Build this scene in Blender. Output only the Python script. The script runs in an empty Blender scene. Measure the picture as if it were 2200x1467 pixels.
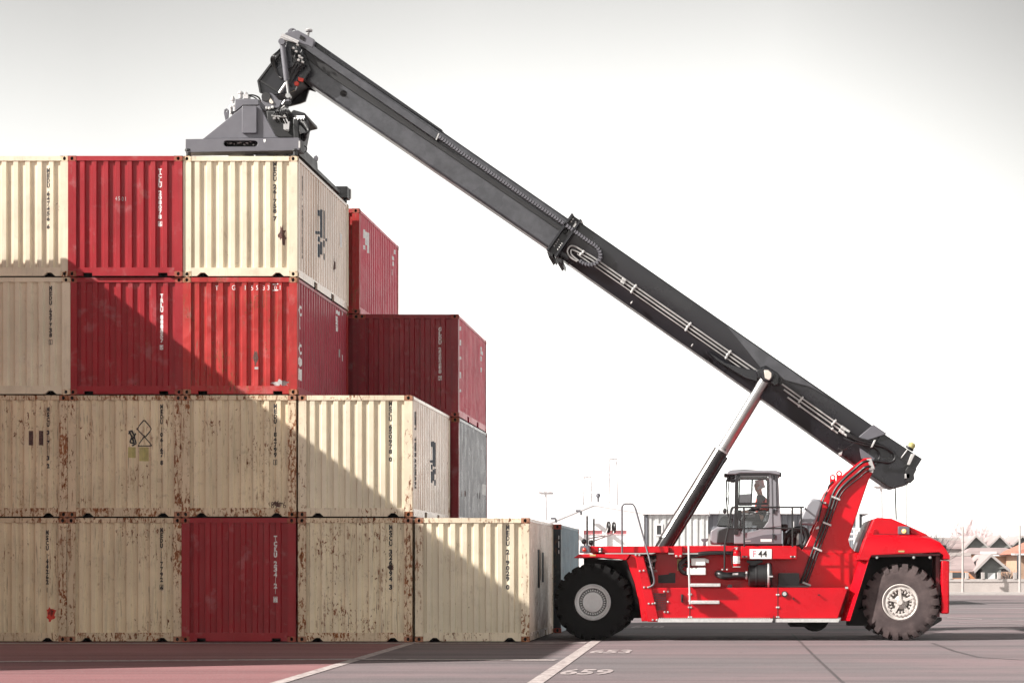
import bpy, bmesh, math, random
from mathutils import Vector, Matrix, Quaternion
from mathutils.geometry import tessellate_polygon
random.seed(7)
R = math.radians
S = bpy.context.scene
COL = S.collection

# ------------------------------------------------------------------ camera
FPX, PX0, PY0, EYE = 4545.0, 1570.0, 1223.0, 1.55      # focal length and vanishing point of the photograph
cam = bpy.data.cameras.new('camera')
cam.sensor_width = 36.0
cam.lens = FPX / 2200.0 * 36.0
cam.shift_x = -(PX0 - 1100.0) / 2200.0
cam.shift_y = (PY0 - 733.5) / 2200.0
cam.clip_start, cam.clip_end = 0.5, 6000.0
cam_ob = bpy.data.objects.new('camera', cam)
cam_ob.location = (0, 0, EYE)
cam_ob.rotation_euler = (R(90), 0, 0)
COL.objects.link(cam_ob)
S.camera = cam_ob

# ------------------------------------------------------------------ sky, sun, exposure
SUN_TRAVEL = Vector((2.0, 1.0, -1.5)).normalized()
SUN_ELEV = math.asin(-SUN_TRAVEL.z)
SUN_AZ = math.atan2(-SUN_TRAVEL.x, -SUN_TRAVEL.y) % (2 * math.pi)
world = bpy.data.worlds.new('World')
S.world = world
world.use_nodes = True
wn, wl = world.node_tree.nodes, world.node_tree.links
wn.clear()
w_out = wn.new('ShaderNodeOutputWorld')
w_bg = wn.new('ShaderNodeBackground')
w_sky = wn.new('ShaderNodeTexSky')
w_sky.sky_type = 'NISHITA'
w_sky.sun_disc = False
w_sky.sun_elevation = SUN_ELEV
w_sky.sun_rotation = SUN_AZ
w_sky.air_density = 1.0
w_sky.dust_density = 0.3
w_sky.ozone_density = 1.0
w_hsv = wn.new('ShaderNodeHueSaturation')              # a hazy white spring sky: little colour left
w_hsv.inputs['Saturation'].default_value = 0.10
w_tint = wn.new('ShaderNodeMix'); w_tint.data_type = 'RGBA'; w_tint.blend_type = 'MULTIPLY'
w_tint.inputs['Factor'].default_value = 1.0
w_tint.inputs['B'].default_value = (1.0, 0.988, 0.972, 1)
wl.new(w_sky.outputs[0], w_hsv.inputs['Color'])
wl.new(w_hsv.outputs[0], w_tint.inputs['A'])
# thin haze: a bright white band above the horizon that thins out higher up
w_tc = wn.new('ShaderNodeTexCoord'); w_sep = wn.new('ShaderNodeSeparateXYZ')
wl.new(w_tc.outputs['Generated'], w_sep.inputs[0])
w_ramp = wn.new('ShaderNodeValToRGB')
cr = w_ramp.color_ramp
cr.elements[0].position = 0.0; cr.elements[0].color = (1.0, 0.99, 0.99, 1)
cr.elements[1].position = 1.0; cr.elements[1].color = (0.12, 0.12, 0.12, 1)
for p_, v_ in ((0.10, 0.95), (0.17, 0.72), (0.26, 0.46), (0.34, 0.52), (0.45, 0.50), (0.62, 0.22)):
    e_ = cr.elements.new(p_); e_.color = (v_, v_ * 0.995, v_ * 0.965, 1)
wl.new(w_sep.outputs['Z'], w_ramp.inputs[0])
w_mul = wn.new('ShaderNodeMix'); w_mul.data_type = 'RGBA'; w_mul.blend_type = 'MULTIPLY'
w_mul.inputs['Factor'].default_value = 1.0
# and it is a little greyer on the side away from the sun
w_shift = wn.new('ShaderNodeMath'); w_shift.operation = 'MULTIPLY_ADD'
w_shift.inputs[1].default_value = 0.5; w_shift.inputs[2].default_value = 0.5
wl.new(w_sep.outputs['X'], w_shift.inputs[0])
w_side = wn.new('ShaderNodeValToRGB')
c2 = w_side.color_ramp
c2.elements[0].position = 0.0; c2.elements[0].color = (1, 1, 1, 1)
c2.elements[1].position = 1.0; c2.elements[1].color = (1, 1, 1, 1)
for p_, v_ in ((0.36, 0.80), (0.44, 1.0), (0.51, 1.0), (0.575, 0.60), (0.62, 0.58), (0.72, 0.95)):
    e_ = c2.elements.new(p_); e_.color = (v_, v_ * 0.985, v_ * 0.97, 1)
wl.new(w_shift.outputs[0], w_side.inputs[0])
w_mul2 = wn.new('ShaderNodeMix'); w_mul2.data_type = 'RGBA'; w_mul2.blend_type = 'MULTIPLY'
w_mul2.inputs['Factor'].default_value = 1.0
wl.new(w_tint.outputs['Result'], w_mul.inputs['A']); wl.new(w_ramp.outputs[0], w_mul.inputs['B'])
wl.new(w_mul.outputs['Result'], w_mul2.inputs['A']); wl.new(w_side.outputs[0], w_mul2.inputs['B'])
wl.new(w_mul2.outputs['Result'], w_bg.inputs['Color'])
w_bg.inputs['Strength'].default_value = 0.15
wl.new(w_bg.outputs[0], w_out.inputs['Surface'])

sun = bpy.data.lights.new('sun', 'SUN')
sun.energy = 3.5
sun.angle = R(0.5)
sun.color = (1.0, 0.955, 0.90)
sun_ob = bpy.data.objects.new('sun', sun)
sun_ob.rotation_euler = SUN_TRAVEL.to_track_quat('-Z', 'Y').to_euler()
sun_ob.location = (-60, -30, 50)
COL.objects.link(sun_ob)

S.view_settings.view_transform = 'Standard'
S.view_settings.look = 'None'
S.view_settings.gamma = 1.0
S.view_settings.exposure = 1.42
S.view_settings.use_curve_mapping = False
S.render.engine = 'CYCLES'
S.cycles.max_bounces = 6
S.cycles.transparent_max_bounces = 12
S.cycles.volume_bounces = 0
S.cycles.use_denoising = True
S.cycles.caustics_reflective = False
S.cycles.caustics_refractive = False

# ------------------------------------------------------------------ helpers
def gx(px, Y): return (px - PX0) / FPX * Y
def gz(py, Y): return EYE + (PY0 - py) / FPX * Y
def P(px, py, Y): return Vector((gx(px, Y), Y, gz(py, Y)))
def poly_px(pts, Y): return [(gx(a, Y), gz(b, Y)) for a, b in pts]

class MB:
    """collects faces and links them as ONE mesh object"""
    def __init__(s): s.v, s.f, s.m = [], [], []
    def add(s, vs, fs, mi=0):
        n = len(s.v)
        s.v += [tuple(v) for v in vs]
        s.f += [tuple(i + n for i in f) for f in fs]
        s.m += [mi] * len(fs)
        return s
    def box(s, x0, x1, y0, y1, z0, z1, mi=0, mat=None):
        vs = [Vector((x, y, z)) for x in (x0, x1) for y in (y0, y1) for z in (z0, z1)]
        if mat is not None: vs = [mat @ v for v in vs]
        return s.add(vs, [(0, 1, 3, 2), (4, 6, 7, 5), (0, 4, 5, 1), (2, 3, 7, 6), (0, 2, 6, 4), (1, 5, 7, 3)], mi)
    def prism(s, pts, y0, y1, mi=0):
        """outline of (x, z) points pushed from y0 to y1"""
        n = len(pts)
        vs = [(a, y0, b) for a, b in pts] + [(a, y1, b) for a, b in pts]
        fs = [tuple(range(n)), tuple(range(2 * n - 1, n - 1, -1))]
        fs += [(i, i + n, (i + 1) % n + n, (i + 1) % n) for i in range(n)]
        return s.add(vs, fs, mi)
    def ppx(s, pts, y0, y1, Yref=None, mi=0):
        return s.prism(poly_px(pts, y0 if Yref is None else Yref), y0, y1, mi)
    def holed(s, outer, holes, y0, y1, mi=0):
        loops = [outer] + holes
        flat = [p for l in loops for p in l]
        n = len(flat)
        tris = tessellate_polygon([[Vector((a, b, 0)) for a, b in l] for l in loops])
        vs = [(a, y0, b) for a, b in flat] + [(a, y1, b) for a, b in flat]
        fs = [tuple(t) for t in tris] + [tuple(i + n for i in t) for t in tris]
        k = 0
        for l in loops:
            m = len(l)
            fs += [(k + i, k + i + n, k + (i + 1) % m + n, k + (i + 1) % m) for i in range(m)]
            k += m
        return s.add(vs, fs, mi)
    def tube(s, pts, r, seg=8, mi=0, caps=True, r1=None):
        pts = [Vector(p) for p in pts]
        n = len(pts); vs, fs = [], []
        up = None
        for i, p in enumerate(pts):
            d = (pts[min(i + 1, n - 1)] - pts[max(i - 1, 0)])
            if d.length < 1e-9: d = Vector((0, 0, 1))
            d.normalize()
            if up is None:
                up = d.orthogonal().normalized()
            else:
                up = up - d * up.dot(d)
                up = up.normalized() if up.length > 1e-6 else d.orthogonal().normalized()
            b = d.cross(up)
            rr = r if r1 is None else r + (r1 - r) * i / max(1, n - 1)
            for k in range(seg):
                a = 2 * math.pi * k / seg
                vs.append(p + (up * math.cos(a) + b * math.sin(a)) * rr)
        for i in range(n - 1):
            for k in range(seg):
                k2 = (k + 1) % seg
                fs.append((i * seg + k, i * seg + k2, (i + 1) * seg + k2, (i + 1) * seg + k))
        if caps:
            fs.append(tuple(range(seg - 1, -1, -1)))
            fs.append(tuple(range((n - 1) * seg, n * seg)))
        return s.add(vs, fs, mi)
    def lathe(s, prof, origin, axis, seg=24, mi=0, close=False):
        """prof: (radius, distance along axis)"""
        o, a = Vector(origin), Vector(axis).normalized()
        u = a.orthogonal().normalized(); w = a.cross(u)
        vs, fs = [], []
        for r, h in prof:
            for k in range(seg):
                t = 2 * math.pi * k / seg
                vs.append(o + a * h + (u * math.cos(t) + w * math.sin(t)) * max(r, 1e-4))
        n = len(prof)
        for i in range(n if close else n - 1):
            j = (i + 1) % n
            for k in range(seg):
                k2 = (k + 1) % seg
                fs.append((i * seg + k, i * seg + k2, j * seg + k2, j * seg + k))
        return s.add(vs, fs, mi)
    def ball(s, c, r, sx=1, sy=1, sz=1, seg=12, mi=0):
        prof = [(math.sin(math.pi * i / 8) , -math.cos(math.pi * i / 8)) for i in range(9)]
        n0 = len(s.v)
        s.lathe(prof, (0, 0, 0), (0, 0, 1), seg, mi)
        c = Vector(c)
        for i in range(n0, len(s.v)):
            x, y, z = s.v[i]
            s.v[i] = (c.x + x * r * sx, c.y + y * r * sy, c.z + z * r * sz)
        return s
    def build(s, name, mats, parent=None, smooth=None, bevel=0, seg=2, recalc=True):
        me = bpy.data.meshes.new(name)
        me.from_pydata(s.v, [], s.f)
        for m in (mats if isinstance(mats, (list, tuple)) else [mats]): me.materials.append(m)
        if any(s.m): me.polygons.foreach_set('material_index', s.m)
        if recalc:
            bm = bmesh.new(); bm.from_mesh(me)
            bmesh.ops.remove_doubles(bm, verts=bm.verts, dist=1e-5)
            bmesh.ops.recalc_face_normals(bm, faces=bm.faces)
            bm.to_mesh(me); bm.free()
        if smooth is not None:
            me.polygons.foreach_set('use_smooth', [True] * len(me.polygons))
            me.set_sharp_from_angle(angle=R(smooth))
        o = bpy.data.objects.new(name, me)
        COL.objects.link(o)
        if parent is not None: o.parent = parent
        if bevel:
            b = o.modifiers.new('bevel', 'BEVEL'); b.width = bevel; b.segments = seg
            b.limit_method = 'ANGLE'; b.angle_limit = R(35); b.harden_normals = False
            if smooth is None:
                me.polygons.foreach_set('use_smooth', [True] * len(me.polygons))
                me.set_sharp_from_angle(angle=R(35))
        return o

def spline(pts, n=6):
    pts = [Vector(p) for p in pts]
    out = []
    for i in range(len(pts) - 1):
        p0, p1, p2, p3 = pts[max(i - 1, 0)], pts[i], pts[i + 1], pts[min(i + 2, len(pts) - 1)]
        for k in range(n):
            t = k / n
            out.append(0.5 * ((2 * p1) + (p2 - p0) * t + (2 * p0 - 5 * p1 + 4 * p2 - p3) * t * t + (3 * p1 - p0 - 3 * p2 + p3) * t ** 3))
    out.append(pts[-1])
    return out

def tag(o, label=None, cat=None, group=None, kind=None):
    if label: o['label'] = label
    if cat: o['category'] = cat
    if group: o['group'] = group
    if kind: o['kind'] = kind
    return o
def thing(name, loc=(0, 0, 0), rz=0.0, **k):
    o = bpy.data.objects.new(name, None)
    o.empty_display_size = 0.3
    COL.objects.link(o); o.location = loc; o.rotation_euler = (0, 0, rz)
    return tag(o, **k)
def adopt(root):
    """parts were modelled in world coordinates: keep them there under a root that stands elsewhere"""
    inv = Matrix.Translation(-Vector(root.location))
    for c in root.children_recursive:
        if c.type == 'MESH' and not c.get('own'): c.data.transform(inv)

def text_mesh(body, size=0.1, sx=0.75, line=1.0, align='CENTER', weight=0.0):
    cu = bpy.data.curves.new('lettering', 'FONT')
    cu.body = body; cu.size = size; cu.align_x = align; cu.align_y = 'TOP'
    cu.space_line = line; cu.offset = weight; cu.resolution_u = 3
    ob = bpy.data.objects.new('lettering', cu)
    COL.objects.link(ob)
    dg = bpy.context.evaluated_depsgraph_get()
    me = bpy.data.meshes.new_from_object(ob.evaluated_get(dg))
    bpy.data.objects.remove(ob); bpy.data.curves.remove(cu)
    me.transform(Matrix.Diagonal((sx, 1, 1, 1)))
    vs = [tuple(v.co) for v in me.vertices]; fs = [tuple(p.vertices) for p in me.polygons]
    bpy.data.meshes.remove(me)
    return vs, fs

# ------------------------------------------------------------------ materials
class NT:
    def __init__(s, name):
        s.m = bpy.data.materials.new(name); s.m.use_nodes = True
        s.n, s.l = s.m.node_tree.nodes, s.m.node_tree.links
        s.b = s.n['Principled BSDF']
    def node(s, t, **k):
        n = s.n.new(t)
        for a, b in k.items(): setattr(n, a, b)
        return n
    def link(s, a, b): s.l.new(a, b)
    def coords(s, scale=(1, 1, 1), rnd=True, world=False):
        tc = s.node('ShaderNodeTexCoord')
        out = tc.outputs['Object']
        if world:
            out = s.node('ShaderNodeNewGeometry').outputs['Position']
        if rnd:
            oi = s.node('ShaderNodeObjectInfo')
            mu = s.node('ShaderNodeMath', operation='MULTIPLY'); mu.inputs[1].default_value = 57.0
            s.link(oi.outputs['Random'], mu.inputs[0])
            ad = s.node('ShaderNodeVectorMath', operation='ADD')
            s.link(out, ad.inputs[0]); s.link(mu.outputs[0], ad.inputs[1]); out = ad.outputs[0]
        mp = s.node('ShaderNodeMapping'); mp.inputs['Scale'].default_value = scale
        s.link(out, mp.inputs['Vector'])
        return mp.outputs[0]
    def noise(s, vec, scale, detail=4, rough=0.55, dist=0.0):
        n = s.node('ShaderNodeTexNoise')
        n.inputs['Scale'].default_value = scale; n.inputs['Detail'].default_value = detail
        n.inputs['Roughness'].default_value = rough; n.inputs['Distortion'].default_value = dist
        s.link(vec, n.inputs['Vector'])
        return n.outputs['Fac']
    def ramp(s, fac, lo, hi, a=0.0, b=1.0):
        n = s.node('ShaderNodeMapRange'); n.interpolation_type = 'SMOOTHSTEP'
        n.inputs['From Min'].default_value = lo; n.inputs['From Max'].default_value = hi
        n.inputs['To Min'].default_value = a; n.inputs['To Max'].default_value = b
        s.link(fac, n.inputs['Value'])
        return n.outputs['Result']
    def math(s, op, a, b):
        n = s.node('ShaderNodeMath', operation=op)
        for i, x in enumerate((a, b)):
            if isinstance(x, (int, float)): n.inputs[i].default_value = x
            else: s.link(x, n.inputs[i])
        return n.outputs[0]
    def mix(s, fac, a, b, mode='MIX'):
        n = s.node('ShaderNodeMix'); n.data_type = 'RGBA'; n.blend_type = mode
        for k, x in (('Factor', fac), ('A', a), ('B', b)):
            if isinstance(x, (int, float)): n.inputs[k].default_value = x
            elif isinstance(x, tuple): n.inputs[k].default_value = x + (1,) if len(x) == 3 else x
            else: s.link(x, n.inputs[k])
        return n.outputs['Result']
    def bump(s, h, strength=0.2, dist=0.02):
        n = s.node('ShaderNodeBump'); n.inputs['Strength'].default_value = strength
        n.inputs['Distance'].default_value = dist
        s.link(h, n.inputs['Height']); s.link(n.outputs[0], s.b.inputs['Normal'])
    def set(s, **k):
        names = dict(color='Base Color', rough='Roughness', metal='Metallic', spec='Specular IOR Level', coat='Coat Weight', coat_rough='Coat Roughness')
        for a, x in k.items():
            i = s.b.inputs[names[a]]
            if isinstance(x, (int, float)): i.default_value = x
            elif isinstance(x, tuple): i.default_value = x + (1,)
            else: s.link(x, i)
        return s

def sc(c, f): return tuple(min(1.0, x * f) for x in c)

def plain(name, color, rough=0.5, metal=0.0, var=0.12, scale=3.0, spec=0.5, coat=0.0, rnd=True, bump=0.0):
    t = NT(name)
    n = t.noise(t.coords(rnd=rnd), scale, 6, 0.6)
    f = t.ramp(n, 0.3, 0.7)
    t.set(color=t.mix(f, sc(color, 1 - var), sc(color, 1 + var)), metal=metal, spec=spec, coat=coat)
    t.set(rough=t.ramp(n, 0.3, 0.7, max(0.02, rough - 0.07), min(1, rough + 0.07)))
    if bump: t.bump(n, bump, 0.01)
    return t.m

def container_paint(name, color, rust=0.3, dirt=0.5, rough=0.5, wear=0.3, spec=0.3, dents=0.35):
    t = NT(name)
    v = t.coords()
    vs = t.coords((7, 7, 0.45))
    vf = t.coords((22, 22, 1.6))
    big = t.noise(v, 0.9, 3)
    c = t.mix(t.ramp(big, 0.3, 0.7), sc(color, 0.88), sc(color, 1.06))
    fade = t.noise(v, 2.6, 5, 0.6)                                   # chalky faded patches
    c = t.mix(t.ramp(fade, 0.55, 0.75, 0, 0.28), c, tuple(x * 0.6 + 0.25 for x in color))
    streak = t.noise(vs, 1.6, 5, 0.6)
    c = t.mix(t.ramp(streak, 0.52, 0.72, 0, 0.55 * dirt), c, sc(color, 0.35))
    grime = t.noise(v, 3.5, 8, 0.7)
    c = t.mix(t.ramp(grime, 0.56, 0.72, 0, 0.6 * dirt), c, (0.12, 0.085, 0.06))
    # scuffs down to primer, long and thin
    scuff = t.noise(vf, 1.1, 4, 0.5)
    c = t.mix(t.ramp(scuff, 0.68 - 0.05 * wear, 0.72, 0, 0.65 * wear), c, (0.20, 0.15, 0.11))
    # rust: small blooms inside larger areas, with runs below
    area = t.noise(v, 1.3, 3)
    spot = t.noise(t.coords((1.6, 1.6, 0.75)), 12.0, 7, 0.70, 0.5)
    run = t.noise(t.coords((14, 14, 0.9)), 1.4, 4, 0.55)
    s1 = t.math('ADD', spot, t.math('MULTIPLY', area, 0.55))
    lo = 1.03 - 0.22 * rust
    rmask = t.ramp(s1, lo, lo + 0.05)
    rrun = t.math('MULTIPLY', t.ramp(run, 0.52, 0.66, 0, 0.9 * min(1, rust + 0.2)), t.ramp(s1, lo - 0.20, lo + 0.0))
    rc = t.mix(t.ramp(spot, 0.45, 0.7), (0.33, 0.12, 0.045), (0.11, 0.045, 0.025))
    c = t.mix(rrun, c, (0.23, 0.10, 0.045))
    c = t.mix(rmask, c, rc)
    t.set(color=c, rough=t.math('ADD', t.ramp(rmask, 0, 1, rough, 0.9), t.ramp(fade, 0.4, 0.7, -0.05, 0.1)), spec=spec)
    dent = t.noise(v, 1.7, 2, 0.4)
    small = t.noise(v, 9.0, 3, 0.5)
    t.bump(t.math('ADD', t.math('MULTIPLY', dent, 3.0), t.math('ADD', t.math('MULTIPLY', small, 0.25), t.math('MULTIPLY', rmask, -0.08))), dents, 0.03)
    return t.m

CREAM = (0.72, 0.635, 0.485)
RED = (0.30, 0.013, 0.020)
M = {}
HAZE = 0.0001
M['cream'] = container_paint('cream_paint', CREAM, 0.18, 0.30, 0.55, 0.25)
M['cream_worn'] = container_paint('cream_paint_worn', (0.74, 0.615, 0.43), 0.50, 0.55, 0.6, 0.9)
M['cream_rusty'] = container_paint('cream_paint_rusty', (0.75, 0.645, 0.465), 0.66, 0.5, 0.6, 1.0)
M['cream_frame'] = container_paint('cream_frame_paint', (0.66, 0.53, 0.37), 1.0, 0.55, 0.6, 0.8)
M['cream_side'] = container_paint('cream_side_paint', (0.72, 0.58, 0.47), 0.2, 0.35, 0.22, 0.3, 0.5, 0.12)
M['maroon_side'] = container_paint('maroon_side_paint', (0.34, 0.018, 0.040), 0.25, 0.5, 0.42, 0.5, 0.22, 0.15)
M['cream_edge'] = container_paint('cream_edge_paint', (0.70, 0.60, 0.45), 0.72, 0.4, 0.6, 0.6)
M['rust_cast'] = container_paint('rusted_cast_steel', (0.40, 0.20, 0.13), 1.15, 0.8, 0.75, 0.6)
M['red'] = container_paint('red_paint', RED, 0.15, 0.25, 0.5, 0.3)
M['red_worn'] = container_paint('red_paint_worn', (0.40, 0.028, 0.026), 0.5, 0.6, 0.55, 0.9, 0.3, 0.8)
M['red_cast'] = container_paint('red_cast_steel', (0.34, 0.07, 0.05), 0.8, 0.7, 0.7, 0.6)
M['maroon'] = container_paint('maroon_paint', (0.24, 0.010, 0.018), 0.3, 0.6, 0.42, 0.5)
M['crimson'] = container_paint('crimson_paint', (0.52, 0.012, 0.050), 0.10, 0.35, 0.38, 0.3, 0.22, 0.10)
M['grey_box'] = container_paint('grey_paint', (0.16, 0.16, 0.18), 0.25, 0.5, 0.3, 0.5, 0.4, 0.1)
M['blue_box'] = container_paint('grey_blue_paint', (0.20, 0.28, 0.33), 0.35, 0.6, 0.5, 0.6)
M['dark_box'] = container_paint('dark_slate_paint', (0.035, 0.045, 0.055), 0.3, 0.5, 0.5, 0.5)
M['hole'] = plain('black_cavity', (0.008, 0.007, 0.007), 0.9)
M['roof'] = container_paint('roof_paint', (0.42, 0.36, 0.27), 0.6, 0.9, 0.6, 0.6)
M['ink'] = plain('black_lettering', (0.022, 0.020, 0.022), 0.6, var=0.3, scale=20)
M['ink_blue'] = plain('slate_lettering', (0.035, 0.045, 0.060), 0.6, var=0.3, scale=14)
M['white_ink'] = plain('white_lettering', (0.78, 0.77, 0.76), 0.6, var=0.12, scale=20)
M['grey_ink'] = plain('grey_sticker', (0.42, 0.41, 0.40), 0.6, scale=14)
M['yellow_ink'] = plain('faded_yellow_sticker', (0.42, 0.36, 0.15), 0.7, scale=12)
M['red_ink'] = plain('red_spray_paint', (0.62, 0.05, 0.03), 0.6, scale=12)
M['brown_ink'] = plain('brown_grime', (0.10, 0.05, 0.042), 0.8, var=0.5, scale=18)
M['crane_red'] = plain('gloss_red_paint', (0.50, 0.004, 0.012), 0.30, var=0.10, scale=1.1, spec=0.22, coat=0.0)
M['red_dark'] = plain('dark_red_paint', (0.10, 0.004, 0.008), 0.45)
M['boom'] = plain('anthracite_paint', (0.0115, 0.0115, 0.0145), 0.30, var=0.2, scale=0.8, spec=0.42)
M['boom_in'] = None
M['grey'] = plain('grey_machine_paint', (0.112, 0.110, 0.126), 0.45, var=0.08)
M['cabgrey'] = plain('light_grey_cab_paint', (0.225, 0.225, 0.245), 0.4, var=0.05)
M['black'] = plain('black_plastic', (0.012, 0.012, 0.013), 0.5)
M['hose'] = plain('black_rubber_hose', (0.010, 0.010, 0.011), 0.38)
M['well'] = plain('black_wheel_housing', (0.006, 0.005, 0.005), 0.9)  # matte near-black for housings, axles and recesses
M['black_gloss'] = plain('gloss_black_paint', (0.02, 0.02, 0.021), 0.22, var=0.05)
M['chrome'] = plain('bright_steel', (0.40, 0.395, 0.39), 0.34, 1.0, var=0.05)
M['barrel_sheen'] = plain('sheen_steel', (0.27, 0.265, 0.26), 0.36, 1.0, var=0.05)
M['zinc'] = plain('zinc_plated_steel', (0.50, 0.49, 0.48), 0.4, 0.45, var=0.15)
M['alu'] = plain('ribbed_aluminium', (0.55, 0.54, 0.53), 0.5, 0.3, var=0.12, scale=20)
M['white'] = plain('white_enamel', (0.78, 0.77, 0.76), 0.4, var=0.05)
M['rim'] = plain('silver_grey_rim_paint', (0.50, 0.49, 0.49), 0.42, 0.1, var=0.1)
M['rim_dirty'] = plain('dusty_cream_rim_paint', (0.46, 0.42, 0.395), 0.6, 0.05, var=0.18, scale=6)
M['rubber'] = plain('black_tyre_rubber', (0.006, 0.0058, 0.0058), 0.85, var=0.3, scale=5, spec=0.18)
t = NT('dusty_tyre_rubber')
_n = t.noise(t.coords(), 2.5, 6, 0.65)
t.set(color=t.mix(t.ramp(_n, 0.35, 0.7), (0.040, 0.027, 0.027), (0.085, 0.060, 0.058)), rough=0.85); t.bump(_n, 0.1, 0.01)
M['rubber_dust'] = t.m
M['pad'] = plain('beige_cast_cap', (0.62, 0.56, 0.50), 0.55)
M['plate'] = plain('white_sign_plate', (0.82, 0.82, 0.80), 0.45, var=0.03)
M['glass'] = None
t = NT('window_glass')
t.n.remove(t.b)
_tr = t.node('ShaderNodeBsdfTransparent'); _tr.inputs[0].default_value = (0.80, 0.83, 0.83, 1)
_gl = t.node('ShaderNodeBsdfGlossy'); _gl.inputs['Roughness'].default_value = 0.04
_fr = t.node('ShaderNodeFresnel'); _fr.inputs[0].default_value = 1.5
_mx = t.node('ShaderNodeMixShader')
t.link(_fr.outputs[0], _mx.inputs[0]); t.link(_tr.outputs[0], _mx.inputs[1]); t.link(_gl.outputs[0], _mx.inputs[2])
t.link(_mx.outputs[0], t.n['Material Output'].inputs['Surface'])
M['glass'] = t.m
t = NT('lamp_lens'); t.set(color=(0.9, 0.35, 0.12), rough=0.2); t.b.inputs['Emission Color'].default_value = (1, 0.45, 0.15, 1); t.b.inputs['Emission Strength'].default_value = 0.8
M['lamp'] = t.m
t = NT('red_lamp_lens'); t.set(color=(0.6, 0.05, 0.03), rough=0.2)
M['lamp_red'] = t.m
# inner boom: greyer, worn bright along its slide
t = NT('worn_anthracite_paint')
_n = t.noise(t.coords((0.6, 8, 0.6), rnd=False), 1.0, 4); _n2 = t.noise(t.coords((3.0, 3.0, 3.0), rnd=False), 1.3, 7, 0.65)
t.set(color=t.mix(t.ramp(_n2, 0.35, 0.7), (0.042, 0.043, 0.049), (0.070, 0.071, 0.080)), rough=t.ramp(_n, 0.3, 0.7, 0.26, 0.42))
M['boom_in'] = t.m
# ------------------------------------------------------------------ shipping containers
CW, CL, CH = 2.438, 6.058, 2.591
HW = CW / 2
RIDGE_X = [-0.917 + 0.2508 * i for i in range(8)]
RIDGE_Y = [0.30 + 0.2755 * i for i in range(21)]
def profile(centres, a, b, top, slope, out, deep):
    pts = [(a, deep)]
    for c in centres:
        for d, v in ((-top - slope, deep), (-top, out), (top, out), (top + slope, deep)):
            if a + 0.002 < c + d < b - 0.002: pts.append((c + d, v))
    pts.append((b, deep))
    return pts
END_PROF = profile(RIDGE_X, -1.062, 1.062, 0.048, 0.020, 0.020, 0.066)
SIDE_PROF = profile(RIDGE_Y, 0.150, 5.908, 0.040, 0.062, 0.012, 0.050)
def prof_at(prof, s):
    for (a, va), (b, vb) in zip(prof, prof[1:]):
        if a <= s <= b: return va + (vb - va) * (s - a) / max(1e-9, b - a)
    return prof[0][1] if s < prof[0][0] else prof[-1][1]

def oval_plate(mb, c, u, v, n, hw, hh, rx, ry, depth, mi_hole=1, seg=14):
    """rectangle with an oval opening that runs inward: real hole of a corner casting"""
    c, u, v, n = Vector(c), Vector(u), Vector(v), Vector(n)
    ring, rect = [], []
    for k in range(seg):
        a = 2 * math.pi * k / seg
        ca, sa = math.cos(a), math.sin(a)
        ring.append(c + u * rx * ca + v * ry * sa)
        m = 1.0 / max(abs(ca) / hw, abs(sa) / hh)
        rect.append(c + u * ca * m + v * sa * m)
    vs = rect + ring + [p - n * depth for p in ring]
    fs = [(k, (k + 1) % seg, seg + (k + 1) % seg, seg + k) for k in range(seg)]
    mb.add(vs, fs, 0)
    mb.add(vs, [(seg + k, seg + (k + 1) % seg, 2 * seg + (k + 1) % seg, 2 * seg + k) for k in range(seg)] + [tuple(range(2 * seg, 3 * seg))], mi_hole)

def casting_mesh():
    """corner casting at its local origin, outer corner towards -x, -y; z from 0"""
    mb = MB()
    w, d, h = 0.178, 0.162, 0.118
    mb.add([(0, 0, 0), (w, 0, 0), (w, d, 0), (0, d, 0), (0, 0, h), (w, 0, h), (w, d, h), (0, d, h)],
           [(0, 3, 2, 1), (4, 5, 6, 7), (1, 2, 6, 5), (2, 3, 7, 6)])
    oval_plate(mb, (w / 2, 0, h / 2), (1, 0, 0), (0, 0, 1), (0, -1, 0), w / 2, h / 2, 0.032, 0.040, 0.05)
    # corners of the rectangle missed by the oval ring
    for sx in (0, w):
        for sz in (0, h):
            pass
    oval_plate(mb, (0, d / 2, h / 2), (0, 1, 0), (0, 0, 1), (-1, 0, 0), d / 2, h / 2, 0.032, 0.038, 0.05)
    return mb

def mesh_of(mb, name, slots, smooth=None):
    o = mb.build(name, [None] * slots, None, smooth)
    me = o.data
    bpy.data.objects.remove(o)
    return me

def end_panel_mb():
    mb = MB()
    z0, z1 = 0.165, CH - 0.085
    n = len(END_PROF)
    mb.add([(a, v, z0) for a, v in END_PROF] + [(a, v, z1) for a, v in END_PROF], [(i, i + 1, n + i + 1, n + i) for i in range(n - 1)])
    return mb
def side_panel_mb():
    mb = MB()
    z0, z1 = 0.17, CH - 0.06
    n = len(SIDE_PROF)
    mb.add([(HW - v, a, z0) for a, v in SIDE_PROF] + [(HW - v, a, z1) for a, v in SIDE_PROF], [(i, i + 1, n + i + 1, n + i) for i in range(n - 1)])
    return mb
def sill_mb(kind):
    def notch(c):
        if kind == 'tri': return [(c - 0.125, 0.016), (c - 0.045, 0.088), (c + 0.045, 0.088), (c + 0.125, 0.016)]
        return [(c - 0.10, 0.016), (c - 0.10, 0.082), (c + 0.10, 0.082), (c + 0.10, 0.016)]
    pts = [(-1.041, 0.016)] + notch(-0.80) + notch(0.80) + [(1.041, 0.016), (1.041, 0.195), (-1.041, 0.195)]
    mb = MB().prism(pts, 0.006, 0.085)
    return mb
def header_mb(): return MB().box(-1.041, 1.041, 0.006, 0.080, CH - 0.105, CH - 0.004)
def side_top_mb(): return MB().box(HW - 0.065, HW - 0.004, 0.162, CL - 0.162, CH - 0.075, CH - 0.010)
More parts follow.
